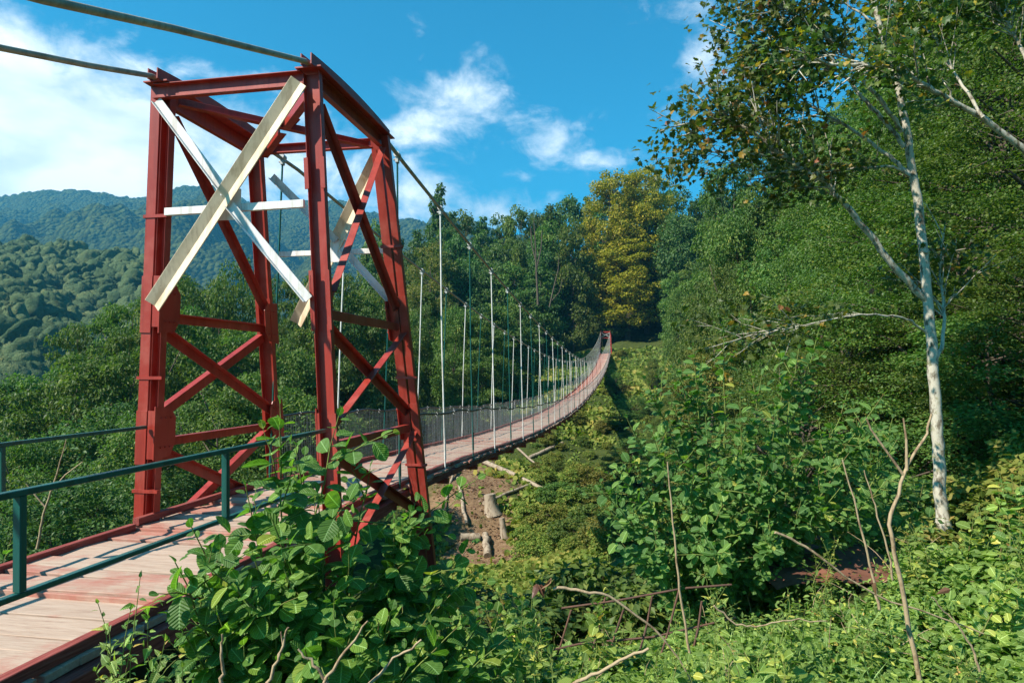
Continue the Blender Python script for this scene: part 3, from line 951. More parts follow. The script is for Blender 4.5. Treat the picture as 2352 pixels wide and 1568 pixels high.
# cloth strips tied to the handrail
for k in range(64):
    sx = 1 if k % 2 else -1
    Y = rng.uniform(44, 78) if k > 6 else rng.uniform(9, 30)
    z = float(zdeck(Y)) + 1.0
    p = np.array([xc(Y) + sx * 1.01, Y, z])
    l = rng.uniform(.14, .3); w = rng.uniform(.025, .05); ang = rng.uniform(-.5, .5)
    a = Acc()
    q = [p + np.array([.02 * math.sin(3 * s), math.sin(ang) * s * l, -s * l]) for s in np.linspace(0, 1, 5)]
    for i in range(4):
        a.box((q[i] + q[i + 1]) / 2, (.003, 0, 0), (0, w, 0), (q[i + 1] - q[i]) / 2)
    tag(obj('cloth_strip', a, M['cloth'], None, tuple(p)), 'small white cloth strip tied to the hose handrail of the footbridge', 'cloth strip', 'cloth strips tied along the footbridge')


# ------------------------------------------------------------------ approach deck
def approach():
    T = thing('approach_deck', 'weathered pink plank approach deck leading up to the red tower', 'walkway', (0, -5, 0))
    org = (0, -5, 0)
    a = Acc()
    panels = [(-13.0, -3.02), (-3.02, -1.12), (-1.12, .22), (.22, 1.31)]
    for y0, y1 in panels:
        y = y0
        first = True
        while y < y1 - .05:
            w = min(rng.uniform(.20, .34), y1 - y)
            if y1 - y - w < .12: w = y1 - y
            lift = .045 * (1 - (y - y0) / 1.9) if y0 > -13 else 0
            lift = max(lift, 0)
            c = np.array([rng.normal(0, .008), y + w / 2, .014 * y - .030 + lift + rng.normal(0, .005)])
            hw = rng.uniform(1.00, 1.06) + (.03 if first and y0 > -13 else 0)
            a.box(c, (hw, rng.normal(0, .022), rng.normal(0, .005)), (0, (w - .026) / 2, rng.normal(0, .005)), (0, 0, .026), rng.random())
            if first and y0 > -13:
                a.box(c + (0, -w / 2 - .012, -.022), (hw * .98, 0, 0), (0, .016, 0), (0, 0, .034), 1.0)
            first = False
            y += w
    obj('planking', a, M['deck'], T, org, bev=.004)
    for sx in (-1, 1):
        c = Acc()
        segs = [(-13, -5.3, 0, 0), (-5.29, -1.16, 0, .0), (-1.12, 1.3, .05, .0)]
        for y0, y1, l0, o in segs:
            c.sweep((sx * (.965 + o), y0, .014 * y0 + .034 + l0), (sx * (.965 + o), y1, .014 * y1 + .034 + l0), prof_R(.075, .075), (1, 0, 0))
        obj('curb', c, M['curb'], T, org, bev=.005)
        s = Acc()
        for y0, y1, o in ((-13, -4.62, 0), (-4.60, -2.2, .012), (-2.18, 1.3, 0)):
            s.sweep((sx * (1.02 + o), y0, .014 * y0 - .145), (sx * (1.02 + o), y1, .014 * y1 - .145), prof_R(.16, .145), (1, 0, 0))
        obj('stringer', s, M['curb'], T, org, bev=.006)
    # steel frame below
    for y in (-6.0, -4.1, -2.4):
        obj('cross_beam', Acc().sweep((-1.1, y, -.29), (1.15, y, -.29), prof_I(.12, .10, .012), (0, 0, 1)), M['red'], T, org)
        for sx in (-1, 1):
            obj('support_post', Acc().sweep((sx * 1.0, y, -1.4), (sx * 1.0, y, -.35), prof_C(.14, .07, .012), (1, 0, 0)), M['red'], T, org)
    obj('diagonal_brace', Acc().sweep((1.02, -4.1, -.5), (1.10, -2.4, -1.1), prof_L(.09, .07, .01), (1, 0, 0)), M['red'], T, org)


approach()


# ------------------------------------------------------------------ guard rails of the approach
def guard(x, posts, label, yend):
    T = thing('guard_rail', label, 'guard rail', (x, -5, 0))
    org = (x, -5, 0)
    zt = lambda y: 1.085 + .014 * y
    zb = lambda y: (.545 if x > 0 else .63) + .014 * y
    obj('top_rail', Acc().sweep((x, -13, zt(-13)), (x, yend, zt(yend)), prof_R(.046, .036), (1, 0, 0)), M['green'], T, org, bev=.004)
    obj('lower_rail', Acc().sweep((x, -13, zb(-13)), (x, yend, zb(yend)), prof_R(.043, .032), (1, 0, 0)), M['green'], T, org, bev=.004)
    for y in posts:
        obj('post', Acc().sweep((x, y, zb(y) + .02), (x, y - .02, zt(y) - .018), prof_R(.05, .042), (1, 0, 0)), M['green'], T, org, bev=.004)
    for y in (-12.5, -9.2):
        obj('post', Acc().sweep((x, y, -.4), (x, y, zb(y) - .02), prof_R(.06, .05), (1, 0, 0)), M['green'], T, org)


guard(1.142, [-4.43, -2.65, -6.2, -8.0, -9.8], 'dark green steel guard rail along the near side of the approach deck', -.98)
guard(-1.026, [-2.62, -4.5, -6.4], 'dark green steel guard rail along the valley side of the approach deck', -.95)
#@@VEG
# ================================================================== vegetation
def T_grid(rows, widths, cols=(-1, 1), fold=.25, droop=.15, rip=0.0, mid=True):
    """leaf lying along +y from base (0) to tip (1)"""
    cs = [-1, 0, 1] if cols == (-1, 1) else list(cols)
    v, uv = [], []
    for r, w in zip(rows, widths):
        for c in cs:
            x = c * w
            z = fold * abs(x) - droop * r * r + (rip * math.sin((r * 9 - abs(x) * 7) * 2 * math.pi) if abs(c) > 0 else 0)
            v.append((x, r, z)); uv.append((.5 + x * .8, r))
    k = len(cs); f = []
    for i in range(len(rows) - 1):
        for j in range(k - 1):
            f.append([i * k + j, i * k + j + 1, (i + 1) * k + j + 1, (i + 1) * k + j])
    v, f, uv = np.array(v), np.array(f), np.array(uv)
    return v, f, uv[f]


def T_poly(out, fold=.15, droop=.1):
    """fan leaf from its outline points, around a middle point"""
    out = np.array(out, float)
    c = np.array([[0, .42]])
    p = np.concatenate([c, out])
    z = fold * np.abs(p[:, 0]) - droop * p[:, 1] ** 2
    v = np.column_stack([p, z])
    n = len(out)
    f = np.array([[0, 1 + i, 1 + (i + 1) % n] for i in range(n)])
    uv = np.column_stack([.5 + p[:, 0] * .8, p[:, 1]])
    return v, f, uv[f]


LQ = (np.array([(0, 0, 0), (.33, .45, .07), (0, 1, -.1), (-.33, .45, .07)]), np.array([[0, 1, 2], [0, 2, 3]]), np.zeros((2, 3, 2)))
LSPRAY = (np.array([(0, 0, 0), (.5, .3, .05), (.35, .9, -.05), (0, 1.05, -.1), (-.4, .85, -.06), (-.5, .35, .06)]), np.array([[0, 1, 2, 3], [0, 3, 4, 5]]), np.zeros((2, 4, 2)))
LOV = T_grid([0, .25, .6, 1], [.02, .27, .27, .0], fold=.3, droop=.18)
LALD = T_grid([0, .12, .28, .45, .62, .78, .92, 1.0], [.03, .22, .33, .39, .40, .34, .2, .05], cols=(-1, -.5, 0, .5, 1), fold=.14, droop=.2, rip=.012)
LALD2 = T_grid([0, .2, .5, .8, 1.0], [.03, .29, .40, .32, .04], fold=.2, droop=.2)
LBLADE = T_grid([0, .35, .7, 1], [.010, .016, .012, .0], fold=.3, droop=.35)
LNET = T_grid([0, .25, .6, 1], [.06, .25, .17, .0], fold=.25, droop=.3)
_m = [(0, 0), (.16, .04), (.42, -.06), (.34, .18), (.62, .34), (.40, .44), (.44, .72), (.22, .64), (0, 1.05)]
LMAP = T_poly(_m + [(-x, y) for x, y in _m[-2:0:-1]], .2, .25)


def put(acc, T, p, d, n, s, rnd, mat=0):
    """copies of leaf T at points p, along d, facing n, length s"""
    v, f, uv = T
    p = np.asarray(p, float); k = len(p)
    d = unit(d); n = n - d * (n * d).sum(-1, keepdims=True); n = unit(n)
    x = np.cross(d, n)
    s = np.broadcast_to(np.asarray(s, float), (k,))
    V = p[:, None] + s[:, None, None] * (v[None, :, :1] * x[:, None] + v[None, :, 1:2] * d[:, None] + v[None, :, 2:] * n[:, None])
    F = f[None] + (np.arange(k) * len(v))[:, None, None]
    acc.add(V.reshape(-1, 3), F.reshape(-1, f.shape[1]), np.repeat(rnd, len(f)), np.tile(uv, (k, 1, 1)), mat)


def rdir(k, r=rng):
    return unit(r.normal(size=(k, 3)))


def clumps_to_leaves(acc, cl, n, size, T, flat=.65, up=.7, jit=.5, r=rng, down=.25, shell=.55, rb=None):
    """cl: (K,4) centres and radii; n leaves shared out by area"""
    cl = np.asarray(cl, float)
    a = cl[:, 3] ** 2
    pick = r.choice(len(cl), n, p=a / a.sum())
    u = rdir(n, r)
    rad = cl[pick, 3] * (shell + (1 - shell) * r.random(n)) * np.where(r.random(n) < .12, 1.12 if shell > .8 else 1.25, 1)
    off = u * rad[:, None]; off[:, 2] *= flat
    p = cl[pick, :3] + off
    nrm = unit(u * np.array([1, 1, .6]) * .55 + np.array([0, 0, up]) + rdir(n, r) * jit)
    d = unit(u * np.array([1, 1, 0]) + rdir(n, r) * .7 + np.array([0, 0, -down]))
    base = r.random(len(cl)) if rb is None else rb
    rnd = np.clip(.25 * base[pick] + .75 * r.random(n), 0, 1)
    put(acc, T, p, d, nrm, size * r.uniform(.7, 1.25, n), rnd)


def crown_clumps(K, a, b, z0, rc, r, shape='round', lump=.25):
    """clump centres filling a crown of radius a, height b above z0"""
    u = r.random(K)
    th = r.random(K) * 2 * np.pi
    h = (np.arange(K) + r.random(K)) / K
    if shape == 'round':
        w = np.sqrt(np.clip(1 - (2 * h - .9) ** 2 / 1.25, 0.04, 1))
    elif shape == 'cone':
        w = np.clip((1 - h) ** .62, .05, 1) * np.clip(h * 6 + .45, 0, 1)
    elif shape == 'column':
        w = np.clip(np.sin(np.pi * np.clip(h * .93 + .06, 0, 1)) ** .6, .1, 1)
    elif shape == 'tall':
        w = np.clip(np.sqrt(np.clip(1 - ((h - .38) / .66) ** 2, 0.03, 1)), .05, 1)
    lob = 1 + lump * np.sin(th * 2 + r.random() * 6 + h * 5) * r.uniform(.5, 1)
    rr = a * w * lob * np.sqrt(u * .75 + .25)
    return np.column_stack([rr * np.cos(th), rr * np.sin(th), z0 + h * b, rc * r.uniform(.6, 1.25, K) * np.clip(.55 + .5 * w, .5, 1.1)])


def limbs(acc, cl, H, r0, r, n=14, ztop=.85, lean=(0, 0)):
    zs = np.linspace(-.6, H * ztop, 9)
    wob = np.cumsum(r.normal(0, .012 * H, (9, 2)), 0); wob -= wob[0]
    wob[:, 0] += np.linspace(0, lean[0], 9); wob[:, 1] += np.linspace(0, lean[1], 9)
    P = np.column_stack([wob, zs])
    acc.tube(P, r0 * np.linspace(1.15, .15, 9) , 8)
    for i in r.choice(len(cl), min(n, len(cl)), replace=False):
        e = cl[i, :3]
        k = np.clip(e[2] - np.hypot(e[0], e[1]) * .7, .15 * H, H * .8)
        b = np.array([np.interp(k, zs, P[:, 0]), np.interp(k, zs, P[:, 1]), k])
        m = (b + e) / 2 + np.array([0, 0, .06 * H]) * r.random() + r.normal(0, .03 * H, 3)
        rr = r0 * (1 - k / H) * .5 + .012 * H * .2
        acc.tube([b, b * .6 + m * .4 , m, m * .4 + e * .6, e], rr * np.array([1, .8, .6, .4, .12]), 5)


PROTO = {}


def make_tree(key, name, H, a, z0, K, rc, n, size, T, mat, bark, shape='round', flat=.65, up=.7, jit=.5, seed=1, r0=.18, nl=14, down=.25, lump=.25, shell=.55):
    r = np.random.default_rng(seed)
    cl = crown_clumps(K, a, H - z0 - rc * .5, z0, rc, r, shape, lump)
    root = bpy.data.objects.new(name, None)
    c = Acc(); clumps_to_leaves(c, cl, n, size, T, flat, up, jit, r, down, shell)
    cm = c.mesh('crown', mat); cm.name = name + '_crown'
    t = Acc(); limbs(t, cl, H, r0, r, nl)
    tm = t.mesh('trunk', bark)
    PROTO[key] = (name, H, a, cm, tm)


def plant(key, x, y, ztop=None, width=None, label='', cat='tree', group=None, rot=None, z=None, parts=True, h=None):
    name, H, a, cm, tm = PROTO[key]
    z = gz(x, y) - .15 if z is None else z
    hh = h if h else ztop - z
    sz = max(hh, .4) / H
    sx = (width / 2) / a if width else sz
    o = link(name, None); o.location = (x, y, z); o.scale = (sx, sx, sz)
    o.rotation_euler = (0, 0, rng.uniform(0, 6.28) if rot is None else rot)
    tag(o, label, cat, group)
    link('crown', cm, o)
    if tm is not None:
        link('trunk', tm, o)
    return o


def plant_px(key, px, pytop, t, width, **k):
    p = at(px, pytop, t)
    return plant(key, p[0], p[1], ztop=p[2], width=width, **k)


make_tree('mid0', 'broadleaf_tree', 14, 4.6, 1.5, 80, 1.35, 20000, .26, LQ, M['forest'], M['bark'], 'round', seed=1)
make_tree('mid1', 'broadleaf_tree', 15, 4.2, 1.2, 90, 1.15, 20000, .24, LQ, M['forest_dark'], M['bark'], 'tall', seed=2)
make_tree('mid2', 'broadleaf_tree', 14, 4.8, .8, 110, 1.15, 24000, .24, LQ, M['forest'], M['bark'], 'tall', flat=.28, up=1.1, jit=.45, seed=3)
make_tree('far0', 'broadleaf_tree', 16, 5.0, 1.5, 70, 1.6, 11000, .48, LQ, M['forest_dark'], M['bark'], 'round', seed=4)
make_tree('far1', 'broadleaf_tree', 17, 4.6, 1.5, 80, 1.4, 11000, .46, LQ, M['forest'], M['bark'], 'tall', seed=5)
make_tree('far2', 'broadleaf_tree', 17, 4.2, 2.5, 60, 1.3, 7500, .42, LQ, M['forest_dark'], M['bark'], 'cone', flat=.4, seed=6)
make_tree('lime', 'lime_tree', 26, 6.2, 4.5, 190, 1.5, 32000, .42, LQ, M['lime'], M['bark'], 'tall', flat=.6, seed=7, r0=.55, nl=24, lump=.12)
make_tree('olive', 'broadleaf_tree', 14, 3.6, .8, 80, .9, 16000, .2, LQ, M['olive'], M['bark'], 'tall', seed=8)
make_tree('col', 'columnar_tree', 18, 1.7, 1.0, 60, .8, 7000, .4, LQ, M['forest_dark'], M['bark'], 'column', seed=9, lump=.1)
make_tree('wall0', 'beech_tree', 14, 4.2, .6, 210, 1.0, 46000, .105, LOV, M['beech'], M['bark'], 'tall', flat=.45, up=.9, jit=.7, seed=10, nl=60, down=.35, shell=.2)
make_tree('wall1', 'beech_tree', 15, 4.0, .8, 200, .95, 44000, .10, LOV, M['beech'], M['bark'], 'round', flat=.4, up=.9, jit=.75, seed=11, nl=60, down=.35, shell=.2)
make_tree('slope', 'broadleaf_tree', 12, 4.0, .4, 110, .95, 34000, .15, LQ, M['forest'], M['bark'], 'round', seed=12)
make_tree('shrub0', 'shrub', 2.2, 1.3, .15, 34, .42, 3600, .17, LQ, M['forest'], M['bark'], 'round', seed=13, r0=.03, nl=8)
make_tree('shrub1', 'shrub', 2.2, 1.5, .1, 34, .42, 3600, .17, LQ, M['grass'], M['bark'], 'round', seed=14, r0=.03, nl=8)
make_tree('shrub2', 'shrub', 2.4, 1.3, .1, 34, .42, 3600, .17, LQ, M['olive'], M['bark'], 'round', seed=15, r0=.03, nl=8)

# ---- the wood on the far bank and both sides of the ravine
SKY = [(640, 560), (860, 500), (900, 492), (960, 515), (985, 500), (1040, 458), (1085, 492), (1130, 485), (1170, 492), (1200, 462), (1235, 470), (1285, 440), (1330, 432), (1380, 440), (1470, 440), (1557, 424), (1600, 445), (1640, 420), (1800, 380)]
sk = lambda x: np.interp(x, [s[0] for s in SKY], [s[1] for s in SKY])


def band(t, x0, x1, step, top, keys, width, label, group, jt=14, jx=10, jd=4):
    for px in np.arange(x0, x1, step):
        x = px + rng.uniform(-jx, jx)
        if 135 < t < 160 and 1325 < x < 1550: continue
        plant_px(str(rng.choice(keys)), x, float(top(x)) + rng.uniform(-jt, jt), t + rng.uniform(-jd, jd), width * rng.uniform(.85, 1.2), label=label, group=group)


band(168, 870, 1720, 40, lambda x: sk(x) + 4, ['far0', 'far1', 'far2'], 10, 'dark green tree in the skyline wood above the far bridge end', 'trees of the skyline wood beyond the far bridge end', 12)
band(146, 860, 1720, 46, lambda x: sk(x) + 62, ['far0', 'far1'], 10, 'dark green tree below the skyline in the wood beyond the far bridge end', 'trees on the wooded far bank below the skyline', 18)
band(128, 850, 1235, 48, lambda x: 590, ['far0', 'far1', 'far2'], 9, 'green tree halfway up the wooded far bank, behind the footbridge hangers', 'trees halfway up the far bank behind the hangers', 26)
band(128, 1560, 1760, 48, lambda x: 610, ['far0', 'far1'], 9, 'green tree right beside the yellowing tree on the grassy far bank', 'trees beside the yellowing tree', 24)
band(104, 820, 1190, 52, lambda x: 665 + (x - 820) * .1, ['mid0', 'mid1', 'far1'], 8, 'bushy green tree low on the ravine side behind the hanger rods', 'trees low in the ravine behind the hanger rods', 26)
band(80, 640, 1130, 50, lambda x: 720 - (x - 640) * .02, ['mid0', 'mid1', 'mid2'], 7, 'leafy green tree in the ravine just past the walkway, behind the netting', 'trees in the ravine behind the walkway netting', 40)
band(66, 400, 900, 56, lambda x: 590 + abs(x - 540) * .18, ['mid0', 'mid2', 'mid1'], 8, 'tall green tree standing behind the legs of the red tower', 'trees behind the red tower legs', 28)
band(52, 180, 700, 62, lambda x: np.interp(x, [150, 250, 330, 420, 700], [745, 690, 655, 690, 800]), ['mid2', 'mid0', 'mid2'], 8, 'light green tree on the valley slope left of the red tower', 'trees on the valley slope left of the red tower', 26)
band(42, -90, 330, 66, lambda x: np.interp(x, [-100, 60, 150, 330], [850, 835, 790, 770]), ['mid2', 'mid0'], 8, 'yellowish green tree below the green rail at the valley edge', 'trees below the valley side guard rail', 22)
band(34, -90, 760, 74, lambda x: np.interp(x, [-100, 0, 300, 640, 760], [1010, 990, 900, 880, 880]), ['mid0', 'mid1', 'slope'], 7, 'dense green tree deep in the valley, seen through the tower legs', 'trees low in the valley behind the tower legs', 40)
band(26, -60, 420, 90, lambda x: 1090, ['slope', 'mid1'], 5, 'shady shrubby tree just below the valley side deck edge', 'shady trees just below the deck edge', 30)

plant_px('col', 1010, 414, 150, 5.2, label='narrow dark columnar tree rising above the skyline beyond the hangers', cat='tree')
plant_px('lime', 1405, 388, 150, 14, label='yellowing lime tree crown on the left of the tall pair above the far tower', cat='tree', rot=.4)
plant_px('lime', 1482, 378, 152, 14.5, label='tallest yellowing lime tree, right one of the pair above the far tower', cat='tree', rot=2.2)
plant_px('lime', 1440, 545, 146, 15, label='lower yellowing lime tree in front of the tall pair above the far tower', cat='tree', rot=3.9)
plant_px('far0', 1395, 700, 146, 8, label='dark spreading tree under the yellowing limes by the far tower', cat='tree')
plant_px('olive', 985, 545, 100, 8.5, label='brownish olive tree behind the first white hangers', cat='tree')

# ---- the wooded slope on the right of the ravine
SKR = [(1540, 520), (1580, 455), (1620, 410), (1680, 350), (1740, 265), (1800, 262), (1900, 235), (2000, 190), (2400, 60)]
skr = lambda x: np.interp(x, [s[0] for s in SKR], [s[1] for s in SKR])
band(62, 1690, 2050, 50, lambda x: skr(x) + 8, ['mid0', 'slope', 'mid2'], 8, 'pale green tree along the top of the steep right hand slope', 'trees along the top of the right slope', 14)
band(92, 1575, 1700, 52, lambda x: 640 - (x - 1575) * 1.2, ['mid0', 'slope', 'mid1'], 7, 'leafy tree between the yellowing limes and the steep right slope', 'trees between the limes and the right slope', 20)
band(52, 1690, 2080, 58, lambda x: skr(x) + 130, ['slope', 'mid0', 'olive'], 7, 'olive green tree halfway down the steep right hand slope', 'trees halfway down the right slope', 30)
band(43, 1665, 2120, 64, lambda x: 560 + (x < 1700) * 60, ['slope', 'mid1', 'mid0'], 6, 'leafy green tree low on the right slope above the alder bush', 'trees low on the right slope', 34)
band(33, 1650, 2100, 66, lambda x: 730, ['slope', 'olive', 'slope'], 5, 'rounded leafy tree at the foot of the right slope behind the alder bush', 'rounded trees at the foot of the right slope', 34)

# ---- the near beech wall on the right
for i, (px, py, t, w) in enumerate([(2000, 330, 27, 8), (2180, 60, 26, 9), (2330, -160, 25, 9), (2060, 420, 21, 7), (2240, 40, 19, 8), (2420, -200, 18, 8), (1900, 640, 20, 6), (1990, 700, 17, 5.5), (2180, 420, 15.5, 6.5), (2350, 150, 14.5, 6.5), (1840, 790, 16, 4.5), (2280, 700, 12.5, 4.5), (2440, 500, 12, 5), (2130, -40, 24, 8), (2260, -200, 23, 8), (2380, -260, 21, 8), (2060, 130, 30, 8), (1960, 215, 33, 8)]):
    plant_px(['wall0', 'slope', 'wall1', 'wall0', 'wall1'][i % 5], px, py, t, w, label='leafy beech with layered sprays in the dense green wall behind the white trunk', group='beeches of the green wall on the right')

# ---- grassy bank and soil patch below the bridge
def on_ground(px, py, t0=8, t1=160):
    """where the sight line through (px, py) meets the ravine side"""
    ts = np.geomspace(t0, t1, 500)
    P = np.array([at(px, py, t) for t in ts])
    g = ground(P[:, 0], P[:, 1])
    k = np.argmax(P[:, 2] < g)
    return np.array([P[k, 0], P[k, 1], g[k]]) if P[k, 2] < g[k] else None


def bank_grass():
    r = np.random.default_rng(21)
    a = Acc()
    n = 120000
    t = 27 * (135 / 27) ** r.random(n); px = r.uniform(930, 1750, n)
    p = CAM_P + t[:, None] * (CAM_F + CAM_R * ((px - 1176) / FPX)[:, None])
    x, y = p[:, 0], p[:, 1]
    z = ground(x, y)
    # leave the landslip soil nearly bare
    keep = np.ones(n, bool)
    for (qx, qy, tt, sx, sy) in ((1105, 1235, 38, 3.0, 4.6), (1085, 1150, 43, 3.4, 5.0), (1050, 1080, 48, 3.2, 4.6)):
        c = at(qx, qy, tt)
        keep &= ~(((x - c[0]) / sx) ** 2 + ((y - c[1]) / sy) ** 2 + vnoise(x / 2.5, y / 2.5, 5, 3) * 1.6 < 1) | (r.random(n) < .05)
    dens = vnoise(x / 5, y / 5, 9, 3)
    keep &= r.random(n) < np.clip(.75 + dens, .15, 1)
    x, y, z, t, dens = x[keep], y[keep], z[keep], t[keep], dens[keep]
    k = len(x)
    h = np.clip(.08 + t * .0035, .15, .55) * r.uniform(.5, 1.5, k) * (1 + dens)
    nrm = unit(r.normal(size=(k, 3)) * .5 + [0, -.3, .8])
    d = unit(r.normal(size=(k, 3)) * [.8, .8, .3] + [0, 0, .6])
    put(a, LSPRAY, np.column_stack([x, y, z - .04]), d, nrm, h, np.clip(r.random(k) * .6 + dens * .5 + .2, 0, 1))
    o = obj('grass', a, M['grass'])
    tag(o, 'rough grass and weeds over the ravine side under the footbridge', 'grass', kind='stuff')


bank_grass()


def litter():
    r = np.random.default_rng(23)
    n = 5000
    px = r.uniform(985, 1230, n); t = r.uniform(29, 52, n)
    p = CAM_P + t[:, None] * (CAM_F + CAM_R * ((px - 1176) / FPX)[:, None])
    z = ground(p[:, 0], p[:, 1])
    a = Acc()
    put(a, LQ, np.column_stack([p[:, 0], p[:, 1], z + .02]), unit(r.normal(size=(n, 3)) * [1, 1, .2]), unit(r.normal(size=(n, 3)) * .5 + [0, 0, 1]), r.uniform(.05, .22, n), r.random(n))
    tag(obj('leaf_litter', a, M['dead']), 'dry leaves and chips scattered over the bare soil', 'leaf litter', kind='stuff')


litter()
r3 = np.random.default_rng(33)
for _ in range(18):
    p = on_ground(r3.uniform(1390, 1660), r3.uniform(870, 1200))
    if p is not None:
        plant(['slope', 'mid0', 'olive', 'mid2'][_ % 4], p[0], p[1], h=r3.uniform(2.2, 4.5), width=r3.uniform(2.2, 4), label='leafy sapling on the ravine side to the right of the bridge shadow', cat='tree', group='saplings on the right ravine side')
k = 0
while k < 130:
    px, py = r3.uniform(1000, 1640), r3.uniform(800, 1290)
    if py < 1290 - (px - 1000) * .9 and px < 1400 and (px - 1000) * .55 + py < 1010 + 60: continue
    if px < 1230 and py > 1000: continue
    p = on_ground(px, py)
    if p is None: continue
    key = str(r3.choice(['shrub0', 'shrub1', 'shrub1', 'shrub1', 'shrub2']))
    plant(key, p[0], p[1], h=(hh := r3.uniform(.5, 1.7)), width=hh * r3.uniform(1.1, 1.7), label='low leafy shrub on the grassy ravine side below the footbridge', cat='shrub', group='shrubs on the grassy ravine side')
    k += 1
for px, py, w, h in ((1215, 1200, 2.6, 1.5), (1215, 1250, 2.6, 1.4), (1260, 1210, 3.4, 1.8), (1320, 1250, 3.4, 1.8), (1220, 1290, 2.6, 1.4), (1370, 1220, 3.6, 2.0), (1300, 1150, 3.4, 1.6), (1410, 1170, 4, 2.2)):
    p = on_ground(px, py)
    plant('shrub1' if px < 1300 else 'shrub0', p[0], p[1], h=h * .9, width=w * .8, label='yellowish bush at the edge of the bare soil patch', cat='bush', group='yellowish bushes beside the bare soil patch')


def log_between(a, b, r0, r1, name, label, mat='log', cat='log', sag=.0, lift=.12, n=9):
    p, q = on_ground(*a), on_ground(*b)
    P = np.array([p + (q - p) * s for s in np.linspace(0, 1, n)])
    P[:, 2] += max(0, float((ground(P[:, 0], P[:, 1]) - P[:, 2]).max()) * .6) + lift
    P[1:-1] += np.random.default_rng(int(a[0] * 7 + b[1])).normal(0, .03, (n - 2, 3)) * [1, 1, .6]
    t = Acc().tube(P, np.linspace(r0, r1, n), 8)
    tag(obj(name, t, M[mat], None, tuple(P[0])), label, cat)


log_between((1105, 1064), (1262, 1138), .20, .12, 'fallen_log', 'long pale fallen trunk lying across the grass under the walkway')
log_between((1250, 1135), (1345, 1170), .10, .04, 'fallen_branch', 'thin pale end branch lying beyond the long fallen trunk', cat='branch')
log_between((1188, 1040), (1285, 1125), .12, .05, 'fallen_branch', 'slim pale branch curving over the grass above the long fallen trunk', cat='branch')
log_between((1215, 1055), (1292, 1022), .22, .2, 'fallen_log', 'short brown fallen trunk pointing up the grass near the deck')
log_between((1110, 1165), (1240, 1110), .12, .09, 'fallen_log', 'straight pale fallen pole ending at the tree stump')
log_between((1052, 1110), (1072, 1215), .13, .11, 'fallen_log', 'grey fallen pole lying down the bare soil patch')
log_between((1045, 1085), (1015, 1200), .10, .05, 'fallen_branch', 'thin leaning branch at the left edge of the soil patch', cat='branch')
log_between((1058, 1246), (1100, 1238), .24, .24, 'sawn_log', 'short sawn log lying on the bare soil')
log_between((1115, 1236), (1120, 1282), .20, .24, 'sawn_log', 'pale sawn log standing in the low end of the soil patch')
for px, py, h, r0, lab in ((1130, 1178, 1.1, .42, 'old dark tree stump in the middle of the bare soil patch'), (1158, 1236, 1.0, .2, 'small sawn tree stump at the right edge of the bare soil')):
    p = on_ground(px, py)
    zz = np.linspace(-.2, h, 6)
    t = Acc().tube(np.column_stack([p[0] + zz * -.15, p[1] + zz * 0, p[2] + zz]), r0 * np.array([1.6, 1.25, 1.05, .95, .9, .85]), 11)
    tag(obj('tree_stump', t, M['log'], None, tuple(p)), lab, 'tree stump')


# ---- the far wooded hillside on the left: a slope and the mass of crowns on it
HILL = [(-500, 545), (-60, 556), (60, 560), (160, 574), (260, 588), (330, 600), (400, 632), (470, 690), (540, 760), (620, 830), (1000, 900), (2900, 900)]


